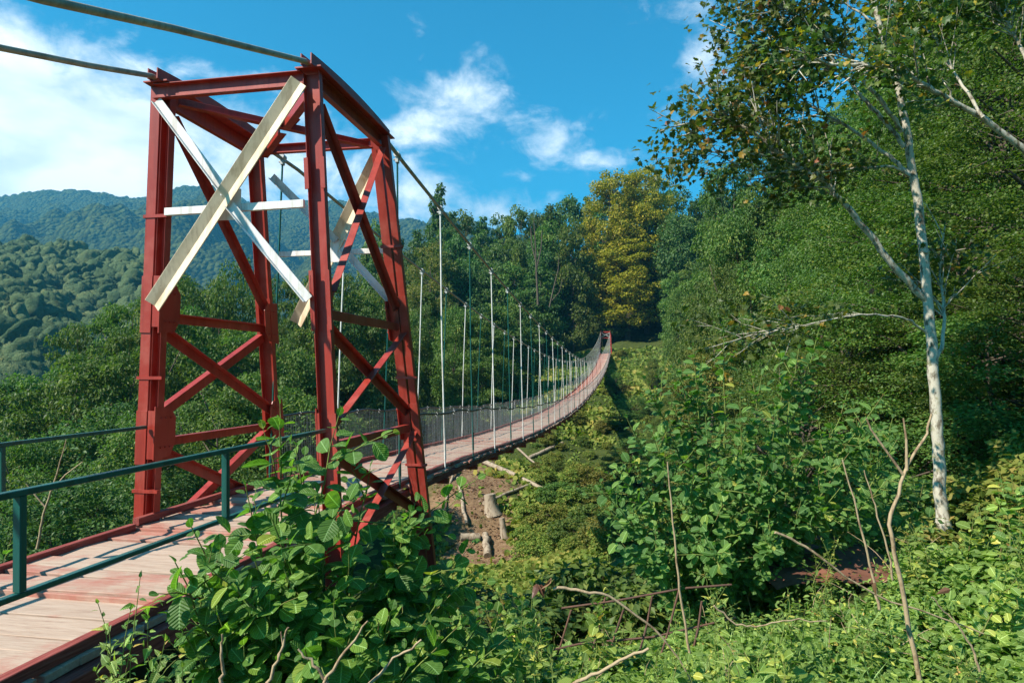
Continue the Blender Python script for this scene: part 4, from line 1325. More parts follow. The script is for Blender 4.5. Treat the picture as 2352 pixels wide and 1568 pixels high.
def far_hill():
    t0, t1 = 150, 430
    def pos(px, q):
        t = t0 + (t1 - t0) * q
        b = at(px, 848, t)
        top = at(px, np.interp(px, [h[0] for h in HILL], [h[1] for h in HILL]) + 14, t1)[2]
        z = -34 + (top + 34) * q ** .85 + 7 * math.sin(px / 95 + q * 5) * math.sin(math.pi * min(q, 1)) if q <= 1 else top - (q - 1) * 160
        return np.array([b[0], b[1], z])
    pxs = np.linspace(-500, 900, 90); qs = np.concatenate([np.linspace(0, 1, 40), [1.1, 1.3]])
    V = np.array([[pos(p, q) for p in pxs] for q in qs])
    n, k = V.shape[:2]
    i = np.arange(n - 1)[:, None] * k; j = np.arange(k - 1)[None]
    f = np.stack([i + j, i + j + 1, i + k + j + 1, i + k + j], -1).reshape(-1, 4)
    m, t, b = new_mat('hill_ground'); b.inputs['Base Color'].default_value = (.025, .035, .015, 1); b.inputs['Roughness'].default_value = 1; b.inputs['Specular IOR Level'].default_value = 0
    tag(obj('hill', Acc().add(V.reshape(-1, 3), f, smooth=True), m), 'lower wooded hill across the valley on the left', 'hill', kind='structure')
    r = np.random.default_rng(51)
    a = Acc()
    nu, nv = 30, 13
    th = np.arange(nu) * 2 * np.pi / nu
    ph = np.linspace(-.35, 1, nv) * np.pi / 2
    sph = np.stack([np.cos(ph)[:, None] * np.cos(th), np.cos(ph)[:, None] * np.sin(th), np.sin(ph)[:, None] * np.ones(nu)], -1)
    i = np.arange(nv - 1)[:, None] * nu; j = np.arange(nu)[None]
    F = np.stack([i + j, i + (j + 1) % nu, i + nu + (j + 1) % nu, i + nu + j], -1).reshape(-1, 4)
    cl, rb = [], []
    for _ in range(1050):
        q = r.random() ** .8; px = r.uniform(-110, 600)
        c = pos(px, q); w = r.uniform(3.0, 6.4)
        c = c + [0, 0, w * .55]
        d = unit(sph.reshape(-1, 3) + 1e-6)
        lum = 1 + .22 * np.sin(d @ r.normal(0, 2.6, 3) + r.random() * 6) + .14 * np.sin(d @ r.normal(0, 5.5, 3) + r.random() * 6) + r.normal(0, .05, len(d))
        V = c + d * (lum * w)[:, None] * [1, 1, r.uniform(.85, 1.25)]
        b_ = r.random()
        a.add(V, F, np.clip(.10 + .6 * b_ + r.normal(0, .10, len(F)), 0, 1), smooth=True)
        cl.append((*c, w * 1.05)); rb.append(b_)
    clumps_to_leaves(a, np.array(cl), 240000, .5, LQ, 1.0, .1, .7, r, .2, .92, rb=np.array(rb))
    tag(obj('far_forest', a, M['far']), 'mass of rounded tree crowns covering the lower hill on the left', 'forest', kind='stuff')


far_hill()


# ---- near shrubs built leaf by leaf
def leafy_shrub(name, label, base, tips, leaf, T, mat, seed, ntw=5, gap=.05, stem_r=.007, bare=.35, cat='shrub', droop=.1, upn=.8, twl=(.12, .4), parent_loc=None):
    r = np.random.default_rng(seed)
    base = np.asarray(base, float)
    root = thing(name, label, cat, tuple(base))
    st = Acc(); lf = Acc()
    P_, D_, N_, S_ = [], [], [], []

    def leaves(path, start, sz):
        seg = np.linalg.norm(np.diff(path, axis=0), axis=1)
        cum = np.concatenate([[0], np.cumsum(seg)]); Ltot = cum[-1]
        k = 0; s = start * Ltot
        while s < Ltot:
            p = np.array([np.interp(s, cum, path[:, c]) for c in range(3)])
            ax = unit(np.array([np.interp(min(s + .03, Ltot), cum, path[:, c]) for c in range(3)]) - np.array([np.interp(max(s - .03, 0), cum, path[:, c]) for c in range(3)]))
            ph = k * 2.4 + r.normal(0, .4)
            sx = unit(np.cross(ax, [.3, .2, 1.0])); sy = np.cross(ax, sx)
            out = sx * math.cos(ph) + sy * math.sin(ph)
            d = unit(out + ax * r.uniform(.2, .8) + np.array([0, 0, r.uniform(-.35, .15)]))
            nrm = unit(np.array([0, 0, upn * .7]) + r.normal(0, .38, 3) + ax * .2 + SUN_TO * .6)
            f = np.clip((Ltot - s) / .12, .35, 1)
            P_.append(p + out * leaf * .12); D_.append(d); N_.append(nrm); S_.append(sz * f * r.uniform(.65, 1.15))
            s += gap * r.uniform(.7, 1.3); k += 1
        P_.append(path[-1]); D_.append(unit(path[-1] - path[-2] + r.normal(0, .003, 3))); N_.append(unit(r.normal(0, .5, 3) + [0, 0, .6])); S_.append(sz * .4)

    for tip in tips:
        tip = np.asarray(tip, float)
        b = base + r.normal(0, .1, 3) * [1, 1, 0]
        m = b * .45 + tip * .55 + r.normal(0, .05, 3) + np.array([0, 0, .05])
        u = np.linspace(0, 1, 12)[:, None]
        path = (1 - u) ** 2 * b + 2 * u * (1 - u) * m + u ** 2 * tip
        path[1:-1] += r.normal(0, .006, (10, 3))
        st.tube(path, stem_r * np.linspace(1.3, .3, 12), 5)
        leaves(path, bare, leaf)
        for _ in range(ntw):
            s = r.uniform(bare * .8, .9)
            i = int(s * 11)
            p = path[i] + (path[i + 1] - path[i]) * (s * 11 - i)
            dd = unit(unit(tip - b) * .6 + rdir(1, r)[0] * .9 + np.array([0, 0, .25]))
            L_ = r.uniform(*twl)
            v = np.linspace(0, 1, 6)[:, None]
            tw = p + dd * L_ * v + np.array([0, 0, -droop * L_]) * v ** 2 + r.normal(0, .004, (6, 3)) * v
            st.tube(tw, stem_r * .5 * np.linspace(1, .4, 6), 4)
            leaves(tw, .12, leaf * .92)
    P_, D_, N_, S_ = map(np.array, (P_, D_, N_, S_))
    put(lf, T, P_, D_, N_, S_, np.clip(r.random(len(P_)), 0, 1))
    obj('stems', st, M['stem'], root, tuple(base))
    obj('leaves', lf, mat, root, tuple(base))
    return root


def tips_at(lst):
    return [at(*q) for q in lst]


gb = at(720, 1500, 2.9); gb[2] = gz(gb[0], gb[1])
leafy_shrub('alder_bush', 'big leaved green alder bush in front of the red tower and deck', gb,
            tips_at([(778, 955, 2.8), (642, 975, 2.55), (700, 1045, 2.9), (850, 1075, 2.9), (955, 1150, 2.8), (1045, 1290, 2.8), (565, 1120, 2.6), (440, 1210, 2.4), (402, 1290, 2.3), (620, 1180, 2.5), (730, 1130, 2.6), (905, 1190, 2.7), (1000, 1390, 2.6), (470, 1330, 2.35), (500, 1410, 2.3), (800, 1240, 2.5), (1080, 1450, 2.7), (650, 1300, 2.35), (750, 1380, 2.4), (560, 1480, 2.3), (900, 1400, 2.4), (840, 1320, 2.6), (960, 1290, 2.9), (690, 1220, 2.9), (580, 1270, 2.5), (420, 1450, 2.3), (1010, 1500, 2.5), (700, 1490, 2.2), (870, 1510, 2.3), (1120, 1400, 2.8), (1180, 1490, 2.8), (1080, 1345, 3.0), (1060, 1550, 2.4), (940, 1530, 2.3), (1150, 1550, 2.6), (620, 1380, 2.3), (820, 1420, 2.3)]),
            .100, LALD, M['alder'], 61, ntw=7, gap=.034, bare=.36)
gb = at(1700, 1330, 5.6); gb[2] = gz(gb[0], gb[1])
leafy_shrub('alder_bush', 'wide green alder bush standing between the bridge and the white trunk', gb,
            [at(q_[0], q_[1], q_[2] + .65) for q_ in [(1662, 765, 4.7), (1750, 860, 4.5), (1880, 760, 4.8), (1835, 800, 4.7), (1592, 795, 4.8), (1482, 870, 4.6), (1440, 960, 4.5), (1425, 1080, 4.4), (1560, 835, 4.9), (1945, 905, 4.6), (2030, 905, 4.7), (2010, 965, 4.6), (1700, 900, 4.3), (1620, 950, 4.2), (1780, 950, 4.3), (1500, 1000, 4.3), (1550, 1060, 4.2), (1650, 1080, 4.1), (1750, 1080, 4.2), (1850, 1030, 4.3), (1950, 1040, 4.4), (1420, 1165, 4.3), (1600, 1180, 4.1), (1720, 1180, 4.1), (1840, 1150, 4.2), (1480, 1130, 4.2), (1700, 1000, 5.0), (1800, 880, 5.1), (1620, 870, 5.1), (1540, 930, 5.0), (1900, 980, 5.0), (1930, 1120, 4.3), (1560, 1220, 4.2), (1400, 1230, 4.0), (1480, 1240, 4.0), (1640, 1250, 3.9), (1780, 1230, 4.0), (2060, 1010, 4.6), (2040, 1100, 4.4), (1380, 1120, 4.5), (1460, 1060, 4.6), (1800, 1120, 4.6)]],
            .092, LALD2, M['alder2'], 62, ntw=17, gap=.04, bare=.22, stem_r=.009)
gb = at(1985, 1290, 6.2); gb[2] = gz(gb[0], gb[1])
leafy_shrub('alder_bush', 'smaller alder bush close to the left of the white trunk', gb,
            tips_at([(1880, 1010, 5.9), (1960, 930, 6.1), (2050, 960, 6.2), (2090, 1040, 6.2), (2000, 1040, 5.7), (1930, 1090, 5.6), (2060, 1120, 5.7), (2120, 1110, 6.2), (1870, 1130, 5.7), (1990, 1150, 5.5), (2080, 1190, 5.6), (1920, 1190, 5.6)]),
            .10, LALD2, M['alder2'], 66, ntw=11, gap=.05, bare=.22, stem_r=.008)
gb = np.array([-1.45, -2.6, 0]); gb[2] = gz(gb[0], gb[1])
leafy_shrub('alder_shoot', 'young alder shoot peeping over the valley side deck edge', gb, [(-1.3, -2.75, .12), (-1.35, -2.2, .17), (-1.25, -3.0, .05)], .12, LALD2, M['alder'], 63, ntw=1, gap=.06, bare=.8)
gb = at(250, 1520, 2.5); gb[2] = gz(gb[0], gb[1])
for j, (tp, lab) in enumerate((([(322, 1325, 2.35), (300, 1400, 2.3), (340, 1420, 2.35)], 'tall nettle with hanging flowers at the near deck edge'), ([(225, 1385, 2.3), (250, 1440, 2.2)], 'shorter nettle bending over the near deck edge'), ([(380, 1470, 2.1), (300, 1510, 2.1), (220, 1540, 2.1), (420, 1530, 2.0)], 'spreading nettle below the near deck edge in the bottom corner'))):
    g2 = gb + np.array([.1 * j, .08 * j, 0])
    leafy_shrub('nettle', lab, g2, tips_at(tp), .062, LNET, M['bramble'], 70 + j, ntw=4, gap=.028, bare=.4, stem_r=.004, cat='nettle', twl=(.05, .16))


# ---- brambles and weeds over the near bank
def under_h(x, y):
    return .07 + .20 * np.clip(vnoise(x / 1.1, y / 1.1, 77, 3) + .5, 0, 1.2)


SHEET = at(1872, 1278, 5.4)
SHEET[2] = max(gz(SHEET[0], SHEET[1]) + .05, SHEET[2] - .12)


def undergrowth():
    r = np.random.default_rng(81)
    a = Acc()
    n = 30000
    t = 2.5 + 7.5 * r.random(n) ** .85; px = r.uniform(880, 2520, n)
    p = CAM_P + t[:, None] * (CAM_F + CAM_R * ((px - 1176) / FPX)[:, None])
    x, y = p[:, 0], p[:, 1]
    # keep clear of the rusty sheet
    c = SHEET + (CAM_P - SHEET) * .05
    keep = ((x - c[0]) / .58) ** 2 + ((y - c[1]) / .60) ** 2 > 1
    # thinner towards the camera's feet, denser on the slope edge
    keep &= (np.hypot(x - CAM_P[0], y - CAM_P[1]) > 2.3) & (x > 1.5)
    x, y, t, px = x[keep], y[keep], t[keep], px[keep]
    n = len(x)
    hh = under_h(x, y) * (1 + .9 * np.clip((px - 2050) / 300, 0, 1))
    z = ground(x, y) + hh * r.random(n) ** .6
    ax = unit(r.normal(size=(n, 3)) * [1, 1, .25])
    nr = unit(r.normal(size=(n, 3)) * .55 + np.array([0, 0, 1]) + SUN_TO * .3)
    s = r.uniform(.028, .075, n) * np.where(r.random(n) < .1, 1.35, 1)
    patch = np.clip(vnoise(x / .9, y / .9, 5, 2) * .5 + .5, 0, 1)
    rnd = np.clip(.45 * patch + .55 * r.random(n), 0, 1)
    P = np.column_stack([x, y, z])
    side = unit(np.cross(nr, ax))
    put(a, LALD2, P, ax, nr, s, rnd)
    put(a, LALD2, P - ax * s[:, None] * .1, side + ax * .25, unit(nr + side * .15), s * .82, rnd)
    put(a, LALD2, P - ax * s[:, None] * .1, -side + ax * .25, unit(nr - side * .15), s * .82, rnd)
    # small weeds between
    k = 26000
    t2 = 2.6 + 5 * r.random(k); p2 = r.uniform(900, 2480, k)
    q = CAM_P + t2[:, None] * (CAM_F + CAM_R * ((p2 - 1176) / FPX)[:, None])
    ok = (((q[:, 0] - c[0]) / .5) ** 2 + ((q[:, 1] - c[1]) / .5) ** 2 > 1) & (q[:, 0] > 1.5)
    q = q[ok]; k = len(q)
    z = ground(q[:, 0], q[:, 1]) + .02 + r.random(k) * .22
    put(a, LOV, np.column_stack([q[:, 0], q[:, 1], z]), unit(r.normal(size=(k, 3)) * [1, 1, .5]), unit(r.normal(size=(k, 3)) * .5 + [0, 0, 1]), r.uniform(.02, .045, k), r.random(k))
    # thin stems and grass stalks rising out of the tangle
    for _ in range(260):
        tt = r.uniform(2.8, 7.5); pp = r.uniform(1020, 2450)
        b = at(pp, 848, tt); b[2] = gz(b[0], b[1])
        L_ = r.uniform(.15, .55); dd = unit(np.array([r.normal(0, .6), r.normal(0, .6), 1.0]))
        v = np.linspace(0, 1, 6)[:, None]
        bend = np.array([r.normal(0, .3), r.normal(0, .3), -.25]) * L_
        a.tube(b + dd * L_ * v + bend * v ** 2, np.linspace(.0035, .0012, 6), 4, mat=1, cap=False)
    k = 3800
    t2 = 2.7 + 5.5 * r.random(k); p2 = r.uniform(950, 2480, k)
    q = CAM_P + t2[:, None] * (CAM_F + CAM_R * ((p2 - 1176) / FPX)[:, None])
    tuft = vnoise(q[:, 0] / .6, q[:, 1] / .6, 31, 2) > .12
    q = q[tuft & (q[:, 0] > 1.6)]; k = len(q)
    z = ground(q[:, 0], q[:, 1])
    put(a, LBLADE, np.column_stack([q[:, 0], q[:, 1], z]), unit(r.normal(size=(k, 3)) * [.5, .5, .2] + [0, 0, .8]), unit(r.normal(size=(k, 3)) + [0, 0, .3]), r.uniform(.10, .28, k), .7 * r.random(k))
    tag(obj('undergrowth', a, [M['bramble'], M['twig']]), 'tangle of bramble leaves and weeds covering the near bank', 'undergrowth', kind='stuff')


undergrowth()
r5 = np.random.default_rng(91)
for i, (px, py, t, lab) in enumerate([(1810, 1500, 2.9, 'pale yellow green leafy plant at the lower edge right of the rusty fence'), (2320, 1330, 3.6, 'bright broad leaved plant at the far right edge of the bank'), (1270, 1545, 2.6, 'bright green seedling at the bottom of the bank near the pale stick'), (1700, 1525, 2.7, 'yellow leaved seedling below the rusty fence'), (2240, 1180, 4.6, 'tall leafy shoot beside the foot of the white trunk'), (2330, 1100, 4.4, 'tall leafy shoots at the right edge beyond the white trunk'), (1960, 1210, 5.6, 'yellowish leafy shoot behind the rusty sheet'), (1590, 1510, 2.7, 'green leafy seedling under the bent cane')]):
    tip = at(px, py, t)
    b = tip.copy(); b[2] = gz(b[0], b[1]) - .02
    tips = [tip + r5.normal(0, .09, 3) * [1, 1, .5] for _ in range(5)]
    leafy_shrub('leafy_plant', lab, b, tips, .085, LALD2, M['lush'] if i in (0, 1, 3, 6) else M['bramble'], 95 + i, ntw=2, gap=.035, bare=.25, stem_r=.004, cat='plant', twl=(.06, .16))
for i in range(26):
    px, t = r5.uniform(1380, 2450), r5.uniform(8.2, 13)
    p = at(px, 848, t)
    plant(['shrub0', 'shrub1'][i % 2], p[0], p[1], h=r5.uniform(.8, 1.7), width=r5.uniform(1.8, 3), label='dark shrub in the shade under the beech wall', cat='shrub', group='shrubs in the shade under the beech wall')
for i in range(14):
    px, t = r5.uniform(950, 1420), r5.uniform(6.5, 15)
    p = at(px, 848, t)
    plant(['shrub0', 'shrub2'][i % 2], p[0], p[1], h=r5.uniform(.5, 1.0), width=r5.uniform(1.2, 2.2), label='low shrub on the steep edge of the near bank below the tower', cat='shrub', group='low shrubs on the near bank edge')
for i in range(16):
    x, y = r5.uniform(-5, -1.7), r5.uniform(-4.5, 7)
    plant(['shrub0', 'shrub1', 'shrub2'][i % 3], x, y, h=r5.uniform(1.0, 2.0), width=r5.uniform(1.6, 2.6), label='shrub below the valley side of the approach deck', cat='shrub', group='shrubs below the valley side of the deck')


weeds = []
for i in range(4):
    b = np.array([0, -40. - i, 0]); r7 = np.random.default_rng(300 + i)
    tips = [(b[0] + r7.normal(0, .10), b[1] + r7.normal(0, .10), r7.uniform(.3, .62)) for _ in range(4)]
    weeds.append(leafy_shrub('weed', 'tall leafy weed standing above the bramble tangle', b, tips, [.07, .055, .085, .06][i], [LNET, LALD2, LALD2, LNET][i], [M['bramble'], M['alder2'], M['bramble'], M['lush']][i], 310 + i, ntw=3, gap=.03, bare=.25, stem_r=.0035, cat='weed', twl=(.06, .18)))
    weeds[-1]['group'] = 'tall weeds in the brambles'
for i in range(64):
    px, t = r5.uniform(1000, 2450), 2.9 + 5.6 * r5.random()
    p = at(px, 848, t)
    if np.hypot(p[0] - SHEET[0], p[1] - SHEET[1]) < .6 or p[0] < 1.7: continue
    o = weeds[i] if i < 4 else copy_tree(weeds[i % 4 if i % 3 else (i // 3) % 3])
    o.location = (p[0], p[1], gz(p[0], p[1])); o.rotation_euler = (0, 0, r5.uniform(0, 6.28)); o.scale = [r5.uniform(.6, 1.15)] * 3


# ---- dry stalks, canes and sticks
def stick(label, pts, t, r0, r1=None, name='dry_stalk', cat='stalk', mat='twig', side=()):
    P = np.array([at(px, py, t + dt) for px, py, dt in [(q if len(q) == 3 else (*q, 0)) for q in pts]])
    u = np.linspace(0, len(P) - 1, len(P) * 4)
    Q = np.column_stack([np.interp(u, np.arange(len(P)), P[:, c]) for c in range(3)])
    Q[1:-1] += np.random.default_rng(len(label)).normal(0, .003, (len(Q) - 2, 3))
    a = Acc().tube(Q, np.linspace(r0, r1 or r0 * .45, len(Q)), 6)
    for sp in side:
        S = np.array([at(px, py, t) for px, py in sp])
        a.tube(S, np.linspace(r0 * .65, r0 * .3, len(S)), 5)
    return tag(obj(name, a, M[mat], None, tuple(P[0])), label, cat)


stick('tall straight dry stalk left of the bend in the brambles', [(1584, 1500), (1560, 1350), (1545, 1200), (1533, 1060)], 3.4, .008)
stick('dry stalk leaning left just beyond the rusty sheet', [(2020, 1400), (2005, 1320), (1975, 1200), (1935, 1055)], 3.7, .009)
stick('pale slim stalk between the leaning stalk and the forked stalk', [(2050, 1330), (2045, 1290), (2010, 1160), (1985, 1080)], 3.6, .007)
stick('forked brown dry stalk in front of the white trunk', [(2112, 1560), (2062, 1300), (2042, 1200), (2075, 1090), (2125, 1000), (2140, 950)], 3.3, .013, .005, side=[[(2075, 1090), (2050, 1055), (2000, 985), (1990, 960)], [(2083, 1080), (2082, 1010), (2075, 960)]])
stick('long cane arching down to the right over the rusty fence', [(1270, 1352), (1330, 1352), (1400, 1370), (1500, 1440), (1580, 1540), (1600, 1590)], 2.7, .007, name='bramble_cane', cat='cane')
stick('long cane running from the rusty sheet to the right edge', [(1780, 1222), (1860, 1258), (1940, 1325), (2040, 1380), (2200, 1430), (2360, 1490)], 3.6, .008, name='bramble_cane', cat='cane')
stick('thin pale cane curving across the brambles below the rusty sheet', [(1640, 1390), (1690, 1432), (1740, 1440), (1800, 1425), (1900, 1425)], 3.1, .005, name='bramble_cane', cat='cane')
stick('pale stick pointing up to the right at the bottom edge', [(1310, 1575), (1400, 1530), (1490, 1488)], 2.4, .007, .005, name='dry_stick', cat='stick')
stick('short upright dry stick at the bottom left of the alder bush', [(512, 1580), (508, 1520), (510, 1455)], 1.9, .006, name='dry_stick', cat='stick')
stick('forked dry stick below the middle of the alder bush', [(610, 1580), (640, 1510), (662, 1440)], 1.9, .006, name='dry_stick', cat='stick', side=[[(640, 1510), (650, 1480), (645, 1450)]])
stick('dry stick leaning left at the foot of the alder bush', [(760, 1580), (725, 1530), (685, 1490)], 1.9, .006, name='dry_stick', cat='stick')
stick('long dry stick leaning right at the foot of the alder bush', [(735, 1580), (790, 1500), (845, 1425)], 1.9, .006, name='dry_stick', cat='stick')
stick('dry stick at the right foot of the alder bush', [(840, 1580), (900, 1515), (968, 1468)], 1.95, .006, name='dry_stick', cat='stick')
stick('brown dry stalk at the lower right corner of the bank', [(2250, 1540), (2230, 1480), (2180, 1410), (2140, 1370)], 2.9, .006)
stick('bare pale sapling below the valley side rail', [(85, 1260), (100, 1180), (130, 1090), (152, 1010)], 9.5, .02, .006, name='sapling', cat='sapling', side=[[(115, 1130), (150, 1090), (190, 1060)], [(105, 1165), (75, 1130), (60, 1110)]])
stick('bare dead tree trunk standing in the dark wood behind the hangers', [(1236, 700), (1232, 620), (1230, 560), (1226, 505)], 118, .24, .06, name='dead_tree', cat='dead tree', mat='bark', side=[[(1232, 620), (1243, 570), (1245, 530)], [(1231, 600), (1221, 560), (1219, 520)]])
stick('thin forked dead tree trunk right of the bare dead trunk', [(1262, 705), (1272, 660), (1282, 620), (1284, 590)], 116, .15, .05, name='dead_tree', cat='dead tree', mat='bark', side=[[(1268, 690), (1285, 670), (1292, 640)]])
# dead curled leaves
for i, (px, py, t) in enumerate([(1265, 1330, 2.7), (1240, 1345, 2.7), (2180, 1350, 2.9), (1995, 1335, 3.2)]):
    p = at(px, py, t); a = Acc()
    r = np.random.default_rng(i); k = 3 if i < 2 else 1
    put(a, LNET, np.tile(p, (k, 1)) + r.normal(0, .01, (k, 3)), unit(r.normal(0, .4, (k, 3)) + [0, 0, -1]), unit(r.normal(0, 1, (k, 3)) + [.8, -.4, 0]), .06, r.random(k))
    tag(obj('withered_leaf', a, M['dead'], None, tuple(p)), ['withered brown leaves hanging from the start of the arching cane', 'smaller withered leaves beside the arching cane', 'dark withered leaf hanging right of the forked stalk', 'brown withered leaf on the forked stalk'][i], 'leaf')


# ---- rusty sheet and broken rusty fence in the brambles
def rusty():
    c = SHEET + np.array([0, 0, .13])
    t = thing('rusty_sheet', 'flat rust brown metal sheet lying half hidden in the brambles', 'metal sheet', tuple(c))
    k = np.linalg.norm(c - CAM_P) / 5.0
    U = unit(np.array([1, .15, .03])); V0 = unit(np.array([-.35, 1, .12]))
    a = Acc()
    nx, ny = 25, 13
    u, v = np.meshgrid(np.linspace(-.48, .48, nx) * k, np.linspace(-.42, .42, ny) * k)
    h = .035 * np.exp(-((u + .12 * k) / .03) ** 2) + .03 * vnoise(u * 3 + 5, v * 3, 4, 3) - .25 * np.clip(np.abs(u) - .38 * k, 0, 1)
    v = v + .02 * vnoise(u * 9, v * 0, 8, 2)
    top = c + u[..., None] * U + v[..., None] * V0 + h[..., None] * np.array([0, 0, 1.])
    P = np.concatenate([top.reshape(-1, 3), top.reshape(-1, 3) - [0, 0, .006]])
    i = np.arange(ny - 1)[:, None] * nx; j = np.arange(nx - 1)[None]
    f = np.stack([i + j, i + j + 1, i + nx + j + 1, i + nx + j], -1).reshape(-1, 4)
    a.add(P, np.concatenate([f, f[:, ::-1] + nx * ny]))
    obj('plate', a, M['rust'], t, tuple(c))


rusty()
tf = 4.2
b0 = at(1500, 1480, tf)
ft = thing('rusty_fence', 'broken rusty iron railing leaning in the brambles', 'fence', tuple(b0))
for pl in ([(1180, 1512), (1330, 1478), (1500, 1462), (1690, 1418)], [(1290, 1396), (1420, 1378), (1560, 1352)], [(1575, 1350), (1680, 1342)]):
    obj('rail', Acc().tube([at(px, py, tf + .05 * q) for q, (px, py) in enumerate(pl)], .007, 6), M['rustbar'], ft, tuple(b0))
for x, x2, y1, y2 in ((1312, 1255, 1400, 1570), (1390, 1352, 1372, 1520), (1432, 1372, 1400, 1560), (1498, 1468, 1368, 1500), (1562, 1500, 1345, 1560), (1612, 1590, 1380, 1500)):
    obj('picket', Acc().tube([at(x, y1, tf + .04), at((x + x2) / 2 + 3, (y1 + y2) / 2, tf + .06), at(x2, y2, tf)], .0075, 6), M['rustbar'], ft, tuple(b0))


# ---- the pale barked sycamore and its neighbour
def sycamore(name, label, lines, leaf_n, t0, seed, trunk_line, r_trunk):
    r = np.random.default_rng(seed)
    base = at(*trunk_line[0][:2], t0)
    root = thing(name, label, 'tree', tuple(base))
    tr = Acc(); br = Acc(); tw = Acc(); lf = Acc()

    def smooth(pts, dz0, dz1):
        P = np.array([at(px, py, t0 + dz0 + (dz1 - dz0) * i / (len(pts) - 1)) for i, (px, py) in enumerate(pts)])
        u = np.linspace(0, len(P) - 1, len(P) * 4)
        Q = np.column_stack([np.interp(u, np.arange(len(P)), P[:, c]) for c in range(3)])
        for _ in range(2):
            Q[1:-1] = (Q[:-2] + 2 * Q[1:-1] + Q[2:]) / 4
        Q[1:-1] += r.normal(0, .006, (len(Q) - 2, 3))
        return Q
    Q = smooth(trunk_line, 0, 0)
    obj('trunk', tr.tube(Q, np.interp(np.linspace(0, 1, len(Q)), [0, .04, .3, .7, 1], np.array([1.35, 1, .85, .55, .3]) * r_trunk), 12), M['pale_bark'], root, tuple(base))
    pts = []
    for ln, d0, d1, ra, w in lines:
        Q = smooth(ln, d0, d1)
        tw = Acc()
        limb = obj('limb', Acc().tube(Q, np.linspace(ra * .85, ra * .25, len(Q)), 7), M['pale_bark'], root, tuple(base))
        L = len(Q)
        for _ in range(int(26 * w)):
            s = r.uniform(.30, 1) ** .75
            i = min(int(s * (L - 1)), L - 2)
            p = Q[i]; ax = unit(Q[i + 1] - Q[i])
            d = unit(ax * .9 + rdir(1, r)[0] * .75 + np.array([0, 0, .22]))
            l = r.uniform(.3, .95) * (1.15 - .35 * s)
            v = np.linspace(0, 1, 6)[:, None]
            path = p + d * l * v + r.normal(0, .015, (6, 3)) * v + np.array([0, 0, -.08]) * v ** 2
            tw.tube(path, ra * .28 * np.linspace(1, .35, 6), 4, cap=False)
            for q in path[3:]:
                for _k in range(2):
                    e = q + r.normal(0, .10, 3)
                    pts.append((e, unit(rdir(1, r)[0] * .8 + d * .5 + np.array([0, 0, -.35])), w))
            if r.random() < .6:
                dd = unit(d + rdir(1, r)[0] * .8)
                path2 = path[3] + dd * l * .6 * v
                tw.tube(path2, ra * .16 * np.linspace(1, .4, 6), 4, cap=False)
                for q in path2[2:]:
                    pts.append((q + r.normal(0, .08, 3), unit(rdir(1, r)[0] * .8 + np.array([0, 0, -.35])), w))
        obj('twigs', tw, M['pale_bark'], limb, tuple(base)).location = (0, 0, 0)
    idx = r.integers(0, len(pts), leaf_n)

    p = np.array([pts[i][0] for i in idx]) + r.normal(0, .075, (leaf_n, 3)); d = unit(np.array([pts[i][1] for i in idx]) + rdir(leaf_n, r) * .45)
    nr = unit(rdir(leaf_n, r) * .7 + np.array([0, 0, .8]) + SUN_TO * .2)
    put(lf, LMAP, p, d, nr, r.uniform(.045, .092, leaf_n), r.random(leaf_n))
    obj('leaves', lf, M['maple'], root, tuple(base))


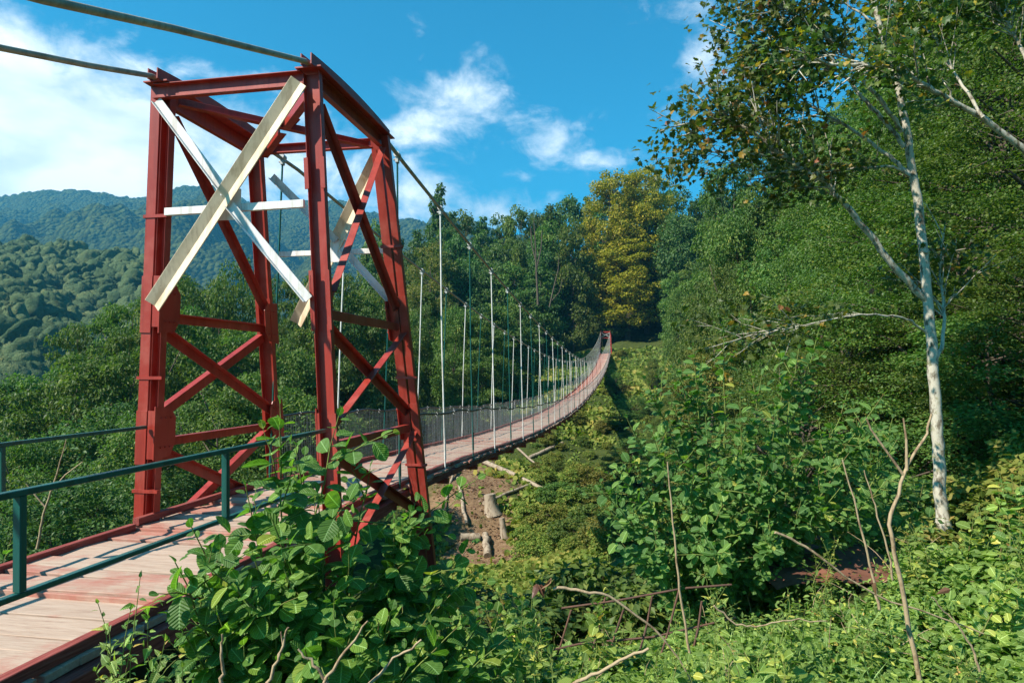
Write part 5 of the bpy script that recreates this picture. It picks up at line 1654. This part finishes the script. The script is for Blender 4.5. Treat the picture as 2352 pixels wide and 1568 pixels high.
TRUNK = [(2168, 1215), (2160, 1150), (2158, 1060), (2150, 950), (2142, 830), (2128, 650), (2112, 480), (2095, 400), (2085, 300), (2060, 200), (2038, 120), (2005, 0), (1985, -90)]
SYC = [([(2130, 690), (2060, 620), (2000, 540), (1950, 480), (1890, 411), (1843, 387), (1791, 355), (1735, 306), (1694, 286), (1626, 272)], 0, -.6, .055, 1.6),
       ([(1888, 405), (1835, 342), (1771, 298), (1735, 258), (1700, 215)], -.3, .3, .026, 1.1),
       ([(1850, 390), (1790, 395), (1720, 400), (1650, 350), (1615, 345)], -.35, -.8, .018, .7),
       ([(2089, 403), (2049, 363), (2009, 334), (1936, 282), (1868, 250), (1835, 218), (1807, 185), (1771, 157)], 0, .7, .032, 1.3),
       ([(2094, 405), (2053, 384), (2009, 383), (1928, 389), (1850, 400)], 0, -.5, .024, .7),
       ([(2077, 338), (2037, 282), (1997, 242), (1968, 210), (1936, 169), (1896, 145), (1848, 129), (1783, 113), (1719, 93), (1686, 73)], 0, .5, .034, 1.5),
       ([(2073, 302), (2037, 250), (1997, 201), (1968, 161), (1944, 121), (1880, 73), (1835, 40), (1791, 10), (1740, -30)], 0, -.6, .034, 1.5),
       ([(2060, 200), (2075, 120), (2062, 60), (2050, -60)], 0, .4, .022, 1.0),
       ([(2020, 60), (1960, 20), (1880, -30), (1800, -60)], 0, .3, .02, 1.4),
       ([(2126, 763), (2090, 733), (2041, 724), (1971, 722), (1892, 737), (1804, 755), (1716, 772), (1619, 801)], 0, -.9, .018, .8),
       ([(2142, 835), (2168, 795), (2169, 698), (2156, 630), (2170, 520)], 0, .3, .034, .6)]
sycamore('sycamore_tree', 'tall sycamore with a blotchy white trunk and arching pale limbs on the right', SYC, 8200, 8.4, 101, TRUNK, .076)
SYC2 = [([(2640, 700), (2480, 470), (2352, 342), (2299, 302), (2258, 270), (2198, 238), (2138, 205), (2089, 173), (2049, 153), (1968, 149), (1916, 149), (1856, 133), (1795, 141)], 0, -.4, .05, 1.0),
        ([(2420, 300), (2352, 120), (2300, 30), (2230, -30)], 0, .3, .03, 1.2),
        ([(2258, 270), (2200, 180), (2150, 100), (2120, 20)], -.2, .4, .024, 1.0)]
sycamore('sycamore_tree', 'neighbouring sycamore whose long bare limb reaches in from the right edge', SYC2, 2600, 7.6, 103, [(2700, 1300), (2660, 900), (2560, 560), (2440, 330), (2400, 100)], .11)


# ---- haze in the valley air
def haze():
    a = Acc().bx(-2900, 2900, -2900, 2900, -160, 900)
    m = bpy.data.materials.new('haze_air'); m.use_nodes = True
    t = m.node_tree
    t.nodes.remove(t.nodes['Principled BSDF'])
    v = N(t, 'ShaderNodeVolumePrincipled')
    v.inputs['Color'].default_value = (.13, .62, 1.0, 1)
    v.inputs['Density'].default_value = .00019
    v.inputs['Density Attribute'].default_value = ''
    v.inputs['Color Attribute'].default_value = ''
    v.inputs['Temperature Attribute'].default_value = ''
    v.inputs['Anisotropy'].default_value = .1
    t.links.new(v.outputs[0], t.nodes['Material Output'].inputs['Volume'])
    o = obj('haze', a, m)
    tag(o, 'thin blue valley haze', 'haze', kind='stuff')


haze()
